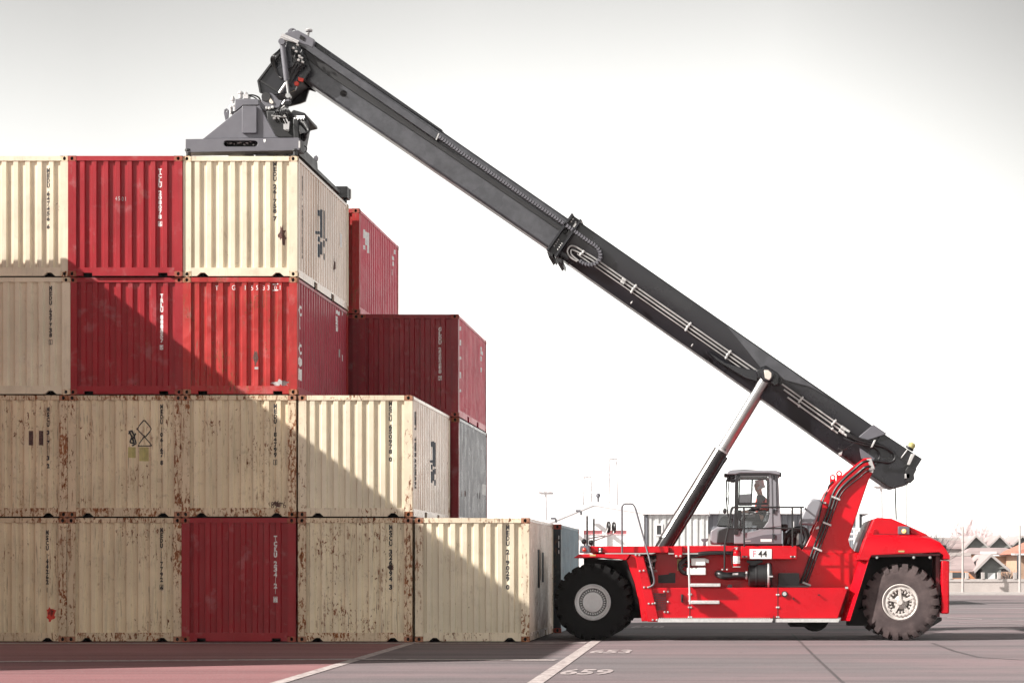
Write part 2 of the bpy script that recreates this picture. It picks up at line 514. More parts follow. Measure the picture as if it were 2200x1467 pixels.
def side_bottom_mb():
    mb = MB()
    segs = [(0.162, 1.85), (2.21, 3.85), (4.21, CL - 0.162)]
    for a, b in segs: mb.box(HW - 0.050, HW - 0.006, a, b, 0.020, 0.185)
    for a, b in ((1.85, 2.21), (3.85, 4.21)): mb.box(HW - 0.050, HW - 0.006, a, b, 0.150, 0.185)
    return mb
def post_mb():
    o = [(-HW + 0.004, 0.004), (-1.042, 0.004), (-1.042, 0.020), (-1.063, 0.020), (-1.063, 0.149), (-HW + 0.004, 0.149)]
    n, z0, z1 = len(o), 0.1185, CH - 0.1185
    return MB().add([(x, y, z0) for x, y in o] + [(x, y, z1) for x, y in o], [tuple(range(n)), tuple(range(2 * n - 1, n - 1, -1))] + [(i, (i + 1) % n, (i + 1) % n + n, i + n) for i in range(n)])
def roof_mb():
    mb = MB()
    ys = [0.10 + 0.209 * i for i in range(29)]
    vs = []
    for i, y in enumerate(ys): vs += [(-HW + 0.06, y, CH - 0.030 - 0.016 * (i % 2)), (HW - 0.06, y, CH - 0.030 - 0.016 * (i % 2))]
    mb.add(vs, [(2 * i, 2 * i + 1, 2 * i + 3, 2 * i + 2) for i in range(28)])
    return mb
def members_mb():
    mb = MB()
    for i in range(15): mb.box(-HW + 0.055, HW - 0.055, 0.30 + 0.385 * i, 0.36 + 0.385 * i, 0.012, 0.119)
    return mb
def floor_mb(): return MB().box(-HW + 0.07, HW - 0.07, 0.09, CL - 0.09, 0.120, 0.160)

ME = dict(end_panel=mesh_of(end_panel_mb(), 'end_panel', 1), side_panel=mesh_of(side_panel_mb(), 'side_panel', 1),
          sill_tri=mesh_of(sill_mb('tri'), 'end_sill', 1), sill_rect=mesh_of(sill_mb('rect'), 'end_sill', 1),
          header=mesh_of(header_mb(), 'end_header', 1), side_top=mesh_of(side_top_mb(), 'side_rail', 1),
          side_bottom=mesh_of(side_bottom_mb(), 'bottom_rail', 1), post=mesh_of(post_mb(), 'corner_post', 1),
          roof=mesh_of(roof_mb(), 'roof_panel', 1), members=mesh_of(members_mb(), 'cross_members', 1), floor=mesh_of(floor_mb(), 'floor_panel', 1),
          casting=mesh_of(casting_mesh(), 'corner_casting', 2))

def part(name, me, root, mat, loc=(0, 0, 0), scl=(1, 1, 1)):
    o = bpy.data.objects.new(name, me)
    COL.objects.link(o); o.parent = root
    o.location = loc; o.scale = scl
    o.material_slots[0].link = 'OBJECT'; o.material_slots[0].material = mat
    if len(me.materials) > 1:
        o.material_slots[1].link = 'OBJECT'; o.material_slots[1].material = M['hole']
    return o

def drape(vs, fs, prof):
    """cut a flat (s, z) sheet where the corrugation folds and lay it 3 mm off the steel: returns (s, depth, z) faces"""
    bm = bmesh.new()
    bv = [bm.verts.new((a, 0, b)) for a, b in vs]
    for f in fs:
        try: bm.faces.new([bv[i] for i in f])
        except ValueError: pass
    lo = min(a for a, b in vs); hi = max(a for a, b in vs)
    for s, d in prof:
        if lo < s < hi:
            geo = bm.verts[:] + bm.edges[:] + bm.faces[:]
            bmesh.ops.bisect_plane(bm, geom=geo, plane_co=(s, 0, 0), plane_no=(1, 0, 0), dist=1e-6)
    bm.verts.index_update()
    out = [(v.co.x, prof_at(prof, v.co.x) - 0.003, v.co.z) for v in bm.verts]
    faces = [tuple(v.index for v in f.verts) for f in bm.faces]
    bm.free()
    return out, faces
def quad(a0, z0, a1, z1): return [(a0, z0), (a1, z0), (a1, z1), (a0, z1)], [(0, 1, 2, 3)]

class Marks:
    """paint on the end wall (front) and on the right side wall of one container, gathered per ink"""
    def __init__(s): s.d = {}
    def mb(s, ink, where): return s.d.setdefault((ink, where), MB())
    def front(s, vs, fs, ink):
        v, f = drape(vs, fs, END_PROF); s.mb(ink, 'f').add(v, f)
    def side(s, vs, fs, ink):
        v, f = drape(vs, fs, SIDE_PROF); s.mb(ink, 's').add([(HW - d, a, z) for a, d, z in v], f)
    def column(s, text, x, ztop, pitch, ink='ink', boxed=None, size=None, where='front', sx=0.72):
        """letters one below another"""
        size = size or pitch * 1.18
        z = ztop
        for ch in text:
            if ch == ' ':
                z -= pitch * 0.55; continue
            vs, fs = text_mesh(ch, size, sx, weight=0.0055 * size / 0.1)
            top = max(v[1] for v in vs)
            wd = max(v[0] for v in vs) - min(v[0] for v in vs)
            if ch not in '1I': vs = [(v[0] * 0.70 * pitch / wd, v[1]) for v in vs]
            getattr(s, where)([(x + v[0], z + v[1] - top) for v in vs], fs, ink)
            z -= pitch
        if boxed:
            h, w, b = pitch * 1.02, pitch * 0.42, 0.010
            z1 = z + pitch + pitch * 0.12; z0 = z1 - h
            for q in ((x - w, z0, x + w, z0 + b), (x - w, z1 - b, x + w, z1), (x - w, z0 + b, x - w + b, z1 - b), (x + w - b, z0 + b, x + w, z1 - b)):
                getattr(s, where)(*quad(*q), ink)
    def row(s, text, x0, z, pitch, size, ink, where='front', sx=0.75, rot=0):
        for i, ch in enumerate(text):
            if ch == ' ': continue
            vs, fs = text_mesh(ch, size, sx)
            getattr(s, where)([(x0 + i * pitch + v[0], z + v[1]) for v in vs], fs, ink)
    def sideways(s, text, y, ztop, size, ink, length, where='side', up=False):
        """a line of text turned to read downwards (or upwards) along the wall, fitted to a length"""
        vs, fs = text_mesh(text, size, 1.0, align='LEFT', weight=0.012 * size / 0.2)
        w = max(v[0] for v in vs)
        k = length / w
        if up: pts = [(y - v[1] - 0.5 * size, ztop - length + v[0] * k) for v in vs]
        else: pts = [(y + v[1] + 0.4 * size, ztop - v[0] * k) for v in vs]
        getattr(s, where)(pts, fs, ink)
    def blob(s, x, z, rx, rz, ink, where='front', n=18, seed=1, jag=0.35):
        rnd = random.Random(seed)
        pts = [(x + rx * math.cos(2 * math.pi * k / n) * (1 - jag * rnd.random()), z + rz * math.sin(2 * math.pi * k / n) * (1 - jag * rnd.random())) for k in range(n)]
        getattr(s, where)(pts, [tuple(range(n))], ink)
    def line(s, pts, w, ink, where='front'):
        for (a, b), (c, d) in zip(pts, pts[1:]):
            dx, dz = c - a, d - b; L = math.hypot(dx, dz) or 1
            nx, nz = -dz / L * w / 2, dx / L * w / 2
            getattr(s, where)([(a + nx, b + nz), (a - nx, b - nz), (c - nx, d - nz), (c + nx, d + nz)], [(0, 1, 2, 3)], ink)
    def build(s, root):
        for (ink, where), mb in s.d.items():
            nm = {'ink': 'lettering', 'white_ink': 'lettering', 'ink_blue': 'emblem', 'grey_ink': 'sticker', 'yellow_ink': 'sticker',
                  'red_ink': 'spray_mark', 'brown_ink': 'grime_patch'}[ink]
            mb.build(nm, M[ink], root, recalc=False)

STYLE = {  # panel, frame, casting, side, sill
    'cream': ('cream', 'cream', 'cream_frame', 'cream_side', 'tri'),
    'cream_edge': ('cream', 'cream_edge', 'rust_cast', 'cream_side', 'tri'),
    'cream_worn': ('cream_worn', 'cream_frame', 'rust_cast', 'cream_side', 'tri'),
    'cream_rusty': ('cream_rusty', 'cream_frame', 'rust_cast', 'cream_worn', 'tri'),
    'red': ('red', 'red', 'red_cast', 'red', 'rect'),
    'red_worn': ('red_worn', 'red_worn', 'rust_cast', 'maroon_side', 'rect'),
    'maroon': ('maroon', 'maroon', 'red_cast', 'crimson', 'rect'),
    'crimson': ('red_worn', 'red_worn', 'red_cast', 'crimson', 'rect'),
    'greyside': ('maroon', 'maroon', 'red_cast', 'grey_box', 'rect'),
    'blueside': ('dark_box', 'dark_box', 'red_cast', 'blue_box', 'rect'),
}
WOB = random.Random(77)
def container(cx, y0, z0, h, style, label, group=None, marks=None, rz=0.0):
    pm, fm, cm, sm, sill = STYLE[style]
    rz = WOB.uniform(-1, 1) * R(0.13); y0 += WOB.uniform(-0.035, 0.035); cx += WOB.uniform(-0.006, 0.006)
    root = thing('shipping_container', (cx, y0, z0), rz, label=label, cat='container', group=group)
    root.scale = (1, 1, h / CH)
    for far in (0, 1):
        o, sy = ((0, 0, 0), 1) if not far else ((0, CL, 0), -1)
        part('end_panel', ME['end_panel'], root, M[pm], o, (1, sy, 1))
        part('end_sill', ME['sill_' + sill], root, M[fm], o, (1, sy, 1))
        part('end_header', ME['header'], root, M[fm], o, (1, sy, 1))
        for sx in (1, -1):
            part('corner_post', ME['post'], root, M[fm], o, (sx, sy, 1))
            for top in (0, 1):
                part('corner_casting', ME['casting'], root, M[cm], (-HW * sx, CL * far, CH if top else 0), (sx, sy, -1 if top else 1))
    for sx in (1, -1):
        part('side_panel', ME['side_panel'], root, M[sm], (0, 0, 0), (sx, 1, 1))
        part('side_rail', ME['side_top'], root, M[sm], (0, 0, 0), (sx, 1, 1))
        part('bottom_rail', ME['side_bottom'], root, M[sm], (0, 0, 0), (sx, 1, 1))
    part('roof_panel', ME['roof'], root, M['roof'])
    part('floor_panel', ME['floor'], root, M['hole'])
    part('cross_members', ME['members'], root, M['hole'])
    if marks: marks.build(root)
    return root

Y1 = 45.0
Y2 = 51.5
ROWZ = [(0.010, 2.642), (2.664, 2.592), (5.268, 2.494), (7.774, 2.566)]   # base and height of each tier
def colx(px): return gx(px, Y1)
def lx(px, cpx): return (px - cpx) * Y1 / FPX                       # pixel -> local x on the front wall
def lz(py, tier): return (gz(py, Y1) - ROWZ[tier][0]) * CH / ROWZ[tier][1]
def side_yz(px, py, cx, ybase, zbase, h):
    X = cx + HW
    Y = X * FPX / (px - PX0)
    return Y - ybase, (gz(py, Y) - zbase) * CH / h
def side_quad(mk, px0, py0, px1, py1, cx, ybase, tier, ink):
    zb, h = ROWZ[tier]
    a0, zt = side_yz(px0, py0, cx, ybase, zb, h)
    a1, _ = side_yz(px1, py0, cx, ybase, zb, h)
    _, zb_ = side_yz((px0 + px1) / 2, py1, cx, ybase, zb, h)
    _, zt = side_yz((px0 + px1) / 2, py0, cx, ybase, zb, h)
    mk.side(*quad(a0, zb_, a1, zt), ink)

FRONT = 'containers stacked in the near bay'
BACK = 'containers stacked in the bay behind'
def emblem(mk, cx, tier, x0, y0, kx, ky):
    """the broken dark block emblem on the side walls (crop coordinates scaled into the photo)"""
    for a, b, c, d in ((303, 455, 309, 780), (288, 775, 308, 812), (318, 775, 335, 812), (318, 840, 335, 905), (318, 930, 335, 1090), (318, 520, 336, 592),
                       (345, 515, 371, 858), (380, 530, 400, 870), (407, 862, 423, 898), (346, 905, 370, 1060), (379, 890, 400, 970), (380, 1048, 400, 1125)):
        side_quad(mk, x0 + a * kx, y0 + b * ky, x0 + c * kx, y0 + d * ky, cx, Y1, tier, 'ink_blue')

# ---- tier 4
c = 25; mk = Marks(); mk.column('MEDU 647456 6', lx(103, c), lz(361, 3), 0.108)
container(colx(c), Y1, *ROWZ[3], 'cream', 'cream container cut by the left picture edge in the top tier, lettered 6474566', FRONT, mk)
c = 269.5; mk = Marks(); mk.column('TCLU 208078 6', lx(343, c), lz(362, 3), 0.103, 'white_ink', boxed=True)
mk.row('4501', lx(250, c), lz(421, 3), 0.062, 0.13, 'grey_ink')
container(colx(c), Y1, *ROWZ[3], 'red', 'bright red container in the top tier between two cream ones', FRONT, mk)
c = 516; cx = colx(c); mk = Marks(); mk.column('MEDU 261758 7', lx(589.5, c), lz(347, 3), 0.105)
mk.blob(lx(606, c), lz(505, 3), 0.10, 0.26, 'brown_ink', seed=5, jag=0.75, n=26)
for a, b in ((0.55, 0.0), (0.15, 0)): pass
emblem(mk, cx, 3, 630, 360, 1 / 5.646, 1 / 5.646)
mk.sideways('MED . TERRANEAN', *[side_yz(652, 379, cx, Y1, *ROWZ[3])[i] for i in (0, 1)], 0.20, 'ink', 1.80)
side_quad(mk, 731.5, 501, 736, 530, cx, Y1, 3, 'white_ink')
mk.blob(*side_yz(720, 575, cx, Y1, *ROWZ[3]), 0.16, 0.32, 'brown_ink', 'side', 22, 8, 0.8)
container(cx, Y1, *ROWZ[3], 'cream', 'cream container gripped by the spreader at the top right of the stack', FRONT, mk)
# ---- tier 3
c = 27; mk = Marks(); mk.column('MEDU 637738 1', lx(107, c), lz(614, 2), 0.108, boxed=True)
container(colx(c), Y1, *ROWZ[2], 'cream', 'shaded cream container at the left picture edge, lettered 6377381', FRONT, mk)
c = 270; mk = Marks(); mk.column('TRLU 888857 5', lx(345.5, c), lz(630, 2), 0.103, 'white_ink', boxed=True)
container(colx(c), Y1, *ROWZ[2], 'red', 'red container crossed by the diagonal shadow edge, lettered 8888575', FRONT, mk)
c = 515; cx = colx(c); mk = Marks()
for ch, px in (('T', 464), ('G', 501), ('1', 526), ('5', 540), ('5', 551.5), ('3', 565), ('3', 576), ('0', 590), ('1', 601)):
    mk.row(ch, lx(px, c), lz(611, 2), 0, 0.15, 'white_ink')
for q in ((584, 609, 597, 611), (584, 622, 597, 624)): mk.front(*quad(lx(q[0], c), lz(q[3], 2), lx(q[2], c), lz(q[1], 2)), 'white_ink')
mk.blob(lx(547, c), lz(768, 2), 0.09, 0.20, 'brown_ink', seed=3, jag=0.7, n=24)
mk.blob(lx(600, c), lz(822, 2), 0.26, 0.09, 'grey_ink', seed=9, jag=0.85, n=30)
mk.front(*quad(lx(546, c), lz(793, 2), lx(554, c), lz(788, 2)), 'grey_ink')
y_, z_ = side_yz(646, 652, cx, Y1, *ROWZ[2])
for i, ch in enumerate('CEJCON'):
    vs, fs = text_mesh(ch, 0.34, 1.25, weight=0.012)
    mk.side([(y_ + v[0], z_ + v[1] - 0.285 * i) for v in vs], fs, 'white_ink')
for q in ((725, 668, 731, 676), (736, 667, 739, 677), (725, 703, 727, 712)): side_quad(mk, *q, cx, Y1, 2, 'white_ink')
mk.sideways('22G1', *[side_yz(727, 680, cx, Y1, *ROWZ[2])[i] for i in (0, 1)], 0.30, 'white_ink', 0.26)
side_quad(mk, 730, 751, 734, 768, cx, Y1, 2, 'grey_ink'); side_quad(mk, 736, 762, 739, 775, cx, Y1, 2, 'white_ink')
container(cx, Y1, *ROWZ[2], 'red_worn', 'dented red container with numbers across its top, under the lifted cream one', FRONT, mk)
# ---- tier 2
c = 23; mk = Marks(); mk.column('MSCU 317113 2', lx(103, c), lz(874, 1), 0.108)
for px in (62, 84): mk.front(*quad(lx(px, c), lz(956, 1), lx(px + 8, c), lz(925, 1)), 'brown_ink')
container(colx(c), Y1, *ROWZ[1], 'cream_worn', 'dark cream container at the left edge with two brown painted-over bars', FRONT, mk)
c = 269; mk = Marks(); mk.column('MEDU 106167 8', lx(346.5, c), lz(868, 1), 0.107)
g = lambda px, py: (lx(px, c), lz(py, 1))
mk.line([g(309, 902), g(325, 921), g(311, 938), g(293, 921), g(309, 902)], 0.025, 'ink')
mk.line([g(309, 938), g(295, 958), g(326, 957), g(309, 938)], 0.022, 'ink')
mk.line([g(277, 925), g(283, 938), g(279, 950), g(287, 952), g(284, 942), g(290, 930)], 0.035, 'ink')
mk.line([g(276, 932), g(282, 924), g(286, 934), g(291, 952), g(283, 957)], 0.03, 'ink')
mk.front(*quad(*g(275, 983), *g(290, 960)), 'yellow_ink'); mk.front(*quad(*g(299, 990), *g(318, 960)), 'yellow_ink')
container(colx(c), Y1, *ROWZ[1], 'cream_worn', 'rust-streaked cream container with a sprayed black diamond on it', FRONT, mk)
c = 514; mk = Marks(); mk.column('MEDU 184799 1', lx(591.5, c), lz(867, 1), 0.108, boxed=True)
mk.row('8316', lx(585, c), lz(1075, 1), 0.085, 0.20, 'brown_ink'); mk.blob(lx(595, c), lz(1082, 1), 0.17, 0.09, 'brown_ink', seed=4, jag=0.8, n=28)
container(colx(c), Y1, *ROWZ[1], 'cream_worn', 'cream container over the dark red one, half in shadow', FRONT, mk)
c = 763; cx = colx(c); mk = Marks(); mk.column('MSCU 650978 0', lx(838, c), lz(862, 1), 0.106)
emblem(mk, cx, 1, 895, 868, 0.105, 0.155)
mk.sideways('MED . TERRANEAN', *[side_yz(894, 884, cx, Y1, *ROWZ[1])[i] for i in (0, 1)], 0.20, 'ink', 1.65)
container(cx, Y1, *ROWZ[1], 'cream_edge', 'sunlit cream container with a rusty right edge at the end of the second tier', FRONT, mk)
# ---- tier 1
c = 19; mk = Marks(); mk.column('MSCU 144262 1', lx(99, c), lz(1138, 0), 0.108)
mk.blob(lx(107, c), lz(1318, 0), 0.14, 0.20, 'red_ink', seed=6, jag=0.6, n=20); mk.blob(lx(107, c), lz(1315, 0) , 0.06, 0.09, 'ink', seed=2, jag=0.5)
container(colx(c), Y1, *ROWZ[0], 'cream_worn', 'dark bottom left cream container with a red spray blot', FRONT, mk)
c = 266; mk = Marks(); mk.column('MEDU 117792 4', lx(345, c), lz(1133, 0), 0.108, boxed=True)
container(colx(c), Y1, *ROWZ[0], 'cream_worn', 'shaded cream container on the ground left of the dark red one', FRONT, mk)
c = 513; mk = Marks(); mk.column('TCKU 234121 8', lx(591.5, c), lz(1150, 0), 0.116, 'white_ink', boxed=True)
container(colx(c), Y1, *ROWZ[0], 'red', 'clean dark red container on the ground, lettered 2341218', FRONT, mk)
c = 763; mk = Marks(); mk.column('MSCU 326894 3', lx(839, c), lz(1127, 0), 0.112)
mk.blob(lx(840, c), lz(1218, 0), 0.09, 0.10, 'brown_ink', seed=12, jag=0.7)
container(colx(c), Y1, *ROWZ[0], 'cream_rusty', 'heavily rust-spotted cream container right of the dark red one', FRONT, mk)
c = 1014; cx = colx(c); mk = Marks(); mk.column('MEDU 219029 0', lx(1090, c), lz(1127, 0), 0.112)
for q in ((1157, 1180, 1160, 1262), (1162, 1182, 1164, 1245), (1166, 1186, 1169, 1250)): side_quad(mk, *q, cx, Y1, 0, 'ink')
container(cx, Y1, *ROWZ[0], 'cream_edge', 'cream container on the ground at the right end, beside the front tyre', FRONT, mk)

# ---- the bay behind
XC, XD, XE = gx(664.5, Y2), gx(877.5, Y2), gx(1098, Y2)
mk = Marks()
for q in ((782, 493, 787, 512), (786, 498, 791, 520), (791, 500, 795, 544), (782, 527, 787, 536), (787, 519, 791, 527)): side_quad(mk, *q, XC, Y2, 3, 'white_ink')
for q in ((842, 548, 844, 557), (845, 552, 848, 560), (845, 563, 848, 572), (842, 579, 844, 592), (848, 537, 850, 546)): side_quad(mk, *q, XC, Y2, 3, 'white_ink')
container(XC, Y2, *ROWZ[3], 'crimson', 'crimson container with white letters, topmost of the bay behind', BACK, mk)
container(XC, Y2, *ROWZ[2], 'maroon', 'dark red container mostly hidden behind, third tier, below the crimson one', BACK)
mk = Marks(); mk.column('GLDU 220288 7', (945 - 877.5) * Y2 / FPX, 2.27, 0.112, 'white_ink', boxed=True)
for a, b in ((701, 710), (730, 742), (766, 772), (799, 812), (836, 842)): side_quad(mk, 989, a, 993, b, XD, Y2, 2, 'white_ink')
for q in ((1034, 745, 1037, 752), (1036, 754, 1039, 762), (1034, 765, 1037, 775), (1036, 790, 1038, 800)): side_quad(mk, *q, XD, Y2, 2, 'white_ink')
container(XD, Y2, *ROWZ[2], 'maroon', 'dark red container with a shaded front and streaked right side, lettered 2202887', BACK, mk)
mk = Marks()
for q in ((1038, 1040, 1044, 1063),): side_quad(mk, *q, XD, Y2, 1, 'white_ink')
for q in ((992, 1055, 994, 1066), (999, 1054, 1001, 1066), (1026, 1058, 1028, 1070), (1031, 1058, 1033, 1072)): side_quad(mk, *q, XD, Y2, 1, 'brown_ink')
container(XD, Y2, *ROWZ[1], 'greyside', 'container with a grey corrugated side below the dark red one', BACK, mk)
mk = Marks()
for q in ((1204.5, 1150, 1207, 1158), (1204.5, 1162, 1207, 1176), (1204.5, 1181, 1207, 1189)): side_quad(mk, *q, XE, Y2, 0, 'white_ink')
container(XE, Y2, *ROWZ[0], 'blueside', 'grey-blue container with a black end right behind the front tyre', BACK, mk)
for xx, tiers in ((XC, (0, 1)), (XD, (0,))):
    for k in tiers:
        container(xx, Y2, *ROWZ[k], 'maroon', 'plain dark red container in the bay behind that carries the others', BACK)

# ---- four-high block of containers left of the picture: it throws the diagonal shadow over the stack
for ix in range(2):
    for iy in range(2):
        for k in range(4):
            o = container(-18.33 - 2.47 * ix, 29.5 + 7.02 * iy, 0.01 + 2.603 * k, CH, ('cream_worn', 'red', 'cream_rusty', 'maroon')[(ix + iy * 2 + k * 3) % 4],
                      'container in the four-high block standing left of the stack', 'containers in the block beside the stack')
            o.scale.y = 1.156
# ------------------------------------------------------------------ ground
def ground_material(name, base, tint2, rough=0.85):
    t = NT(name)
    w = t.coords(rnd=False, world=True)
    ws = t.coords((0.05, 0.9, 1.0), rnd=False, world=True)          # tyre-swept bands that run along x
    ws2 = t.coords((0.12, 3.2, 1.0), rnd=False, world=True)
    big = t.noise(w, 0.16, 5, 0.6)
    band = t.noise(ws, 1.0, 5, 0.6)
    band2 = t.noise(ws2, 1.0, 4, 0.6)
    fine = t.noise(w, 26.0, 6, 0.75)
    mid = t.noise(w, 2.2, 6, 0.6)
    c = t.mix(t.ramp(big, 0.35, 0.65), base, tint2)
    c = t.mix(t.ramp(band, 0.42, 0.66, 0, 0.75), c, sc(base, 0.55))
    c = t.mix(t.ramp(band2, 0.55, 0.75, 0, 0.5), c, sc(tint2, 1.35))
    c = t.mix(t.ramp(mid, 0.52, 0.70, 0, 0.35), c, sc(base, 0.6))
    c = t.mix(t.ramp(fine, 0.35, 0.75, 0.0, 1.0), sc(c, 1) if isinstance(c, tuple) else c, t.mix(0.5, c, (0.30, 0.27, 0.27)))
    grit = t.noise(w, 60.0, 3, 0.8)
    c = t.mix(t.ramp(grit, 0.70, 0.78, 0, 0.5), c, (0.5, 0.47, 0.46))
    spots = t.noise(w, 3.3, 2, 0.4)
    c = t.mix(t.ramp(spots, 0.76, 0.79, 0, 0.6), c, (0.03, 0.028, 0.028))
    t.set(color=c, rough=rough, spec=0.3)
    t.bump(t.math('ADD', fine, t.math('MULTIPLY', grit, 0.6)), 0.35, 0.006)
    return t.m
M['asphalt'] = ground_material('worn_asphalt', (0.150, 0.130, 0.136), (0.220, 0.152, 0.160))
M['red_asphalt'] = ground_material('red_coated_asphalt', (0.27, 0.100, 0.106), (0.32, 0.130, 0.134))
M['old_white'] = None
t = NT('worn_road_paint')
_n = t.noise(t.coords(rnd=False, world=True), 7.0, 7, 0.7)
t.set(color=t.mix(t.ramp(_n, 0.44, 0.62), (0.52, 0.46, 0.44), (0.25, 0.19, 0.19)), rough=0.8)
M['old_white'] = t.m
M['faint_paint'] = plain('faint_road_paint', (0.30, 0.25, 0.25), 0.85, rnd=False)
M['number_paint'] = plain('faded_number_paint', (0.40, 0.34, 0.335), 0.85, var=0.35, scale=5, rnd=False)
M['tar'] = plain('tar_seam', (0.085, 0.072, 0.074), 0.7, rnd=False)
M['kerb'] = plain('pale_concrete', (0.40, 0.365, 0.35), 0.85, var=0.12, scale=1.2, rnd=False)

def sheet(name, polys, z, mat, kind='structure', label=None, cat=None):
    mb = MB()
    for p in polys: mb.add([(a, b, z) for a, b in p], [tuple(range(len(p)))])
    o = mb.build(name, mat)
    return tag(o, label, cat, None, kind)
def gp(px, py):                                                     # pixel on the ground -> (x, y)
    Y = EYE * FPX / (py - PY0)
    return gx(px, Y), Y
def strip(a, b, w):
    ax, ay = a; bx, by = b; L = math.hypot(bx - ax, by - ay)
    nx, ny = -(by - ay) / L * w / 2, (bx - ax) / L * w / 2
    return [(ax + nx, ay + ny), (ax - nx, ay - ny), (bx - nx, by - ny), (bx + nx, by + ny)]

gm = MB()
gm.add([(-900, -60, 0), (900, -60, 0), (900, 1500, 0), (-900, 1500, 0)], [(0, 1, 2, 3)])
tag(gm.build('ground', M['asphalt']), 'wide worn asphalt yard', 'ground', None, 'structure')
# the red coated bay under and before the stack
A_, B_ = gp(600, 1466), gp(878, 1383)
dx, dy = B_[0] - A_[0], B_[1] - A_[1]
lo = (A_[0] - dx * 1.6, A_[1] - dy * 1.6); hi = (A_[0] + dx * 1.12, A_[1] + dy * 1.12)
sheet('red_pavement', [[(-60, lo[1]), lo, hi, (-60, hi[1])]], 0.004, M['red_asphalt'])
sheet('road_line', [strip(lo, hi, 0.20)], 0.008, M['old_white'])
A2, B2 = gp(1150, 1467), gp(1277, 1379)
d2 = (B2[0] - A2[0], B2[1] - A2[1])
l2 = (A2[0] - d2[0] * 1.5, A2[1] - d2[1] * 1.5); h2 = (A2[0] + d2[0] * 2.6, A2[1] + d2[1] * 2.6)
sheet('road_line', [strip(l2, h2, 0.22)], 0.008, M['old_white'])
q0, q1 = gp(-200, 1423), gp(760, 1416.5)
q2, q3 = gp(758, 1416.5), gp(1195, 1418.5)
sheet('road_line', [strip(q0, q1, 0.42)], 0.012, M['old_white'])
sheet('road_line', [strip(q2, q3, 0.42)], 0.012, M['old_white'])
sheet('road_line', [strip((-17.0, 44.25), gp(1258, 1381.5), 0.5)], 0.012, M['old_white'])
# bay numbers painted on the yard
def ground_text(body, x0, y0, size, sx, name='road_marking'):
    vs, fs = text_mesh(body, size, sx, align='LEFT', weight=0.03 * size)
    lo_ = min(v[1] for v in vs)
    mb = MB().add([(x0 + v[0], y0 + v[1] - lo_, 0.008) for v in vs], fs)
    return tag(mb.build(name, M['number_paint'], recalc=False), None, None, None, 'structure')
a = gp(1262, 1403.5); ground_text('653', a[0], a[1], 2.3, 0.23)
a = gp(1196, 1449.5); ground_text('659', a[0], a[1], 2.2, 0.235)
a = gp(1352, 1348.5); ground_text('650', a[0], a[1], 2.6, 0.23)
# tar seams in the asphalt
def seam(pts, w): return [strip(gp(*p), gp(*q), w) for p, q in zip(pts, pts[1:])]
sheet('road_seam_line', seam([(1700, 1360), (1722, 1381), (1752, 1411), (1800, 1456), (1850, 1500)], 0.05), 0.004, M['tar'])
sheet('road_seam_line', seam([(2003, 1381), (2050, 1398), (2105, 1412), (2250, 1420)], 0.08), 0.004, M['tar'])
sheet('road_track_line', [[gp(-900, 1300), gp(2600, 1292), gp(2600, 1295), gp(-900, 1303)], [gp(1400, 1351), gp(2500, 1350), gp(2500, 1351.6), gp(1400, 1353)]], 0.004, M['tar'])
sheet('far_road_line', [[gp(2035, 1305), gp(2600, 1309), gp(2600, 1310.3), gp(2035, 1306.2)], [gp(2035, 1326), gp(2110, 1329.5), gp(2110, 1331), gp(2035, 1327.3)], [gp(2135, 1331), gp(2240, 1332), gp(2240, 1333.2), gp(2135, 1332.2)], [gp(2060, 1337), gp(2600, 1350), gp(2600, 1351), gp(2060, 1338)]], 0.009, M['faint_paint'])

# ------------------------------------------------------------------ far setting
M['b_white'] = plain('white_sheet_cladding', (0.78, 0.76, 0.76), 0.6, var=0.04)
M['b_pale'] = plain('pale_grey_cladding', (0.62, 0.63, 0.62), 0.6, var=0.06)
M['b_grey'] = plain('mid_grey_cladding', (0.16, 0.165, 0.185), 0.55, var=0.1)
M['b_pink'] = plain('salmon_door_panel', (0.66, 0.22, 0.24), 0.6)
M['b_dark'] = plain('dark_opening', (0.03, 0.03, 0.035), 0.5)
M['b_glass'] = plain('dark_window_pane', (0.05, 0.055, 0.06), 0.15)
M['b_wall'] = plain('pale_render', (0.42, 0.375, 0.355), 0.85, var=0.1, scale=0.8)
M['b_brick'] = plain('old_pinkish_brick', (0.36, 0.26, 0.24), 0.85, var=0.1, scale=1.0)
M['b_yellow'] = plain('apricot_render', (0.44, 0.29, 0.20), 0.8)
M['b_orange'] = plain('orange_tiles', (0.42, 0.17, 0.12), 0.8)
M['b_roof'] = plain('weathered_clay_roof', (0.36, 0.28, 0.275), 0.85, var=0.12, scale=0.7)
M['b_gable'] = plain('grey_green_boarding', (0.17, 0.18, 0.17), 0.75, var=0.15, scale=1.5)
M['b_twig'] = plain('haze_pale_twigs', (0.62, 0.50, 0.50), 0.9)  # distance haze put into the twig colour, so it is pale

def ribs(mb, x0, x1, y, z0, z1, pitch, d, frac=0.55):
    """corrugated wall sheet that faces -y"""
    n = max(1, int((x1 - x0) / pitch)); pts = []
    p = (x1 - x0) / n
    for i in range(n):
        a = x0 + i * p
        pts += [(a, y), (a + p * frac * 0.8, y), (a + p * frac, y + d), (a + p * 0.92, y + d)]
    pts.append((x1, y))
    k = len(pts)
    mb.add([(a, b, z0) for a, b in pts] + [(a, b, z1) for a, b in pts], [(i, i + 1, k + i + 1, k + i) for i in range(k - 1)])

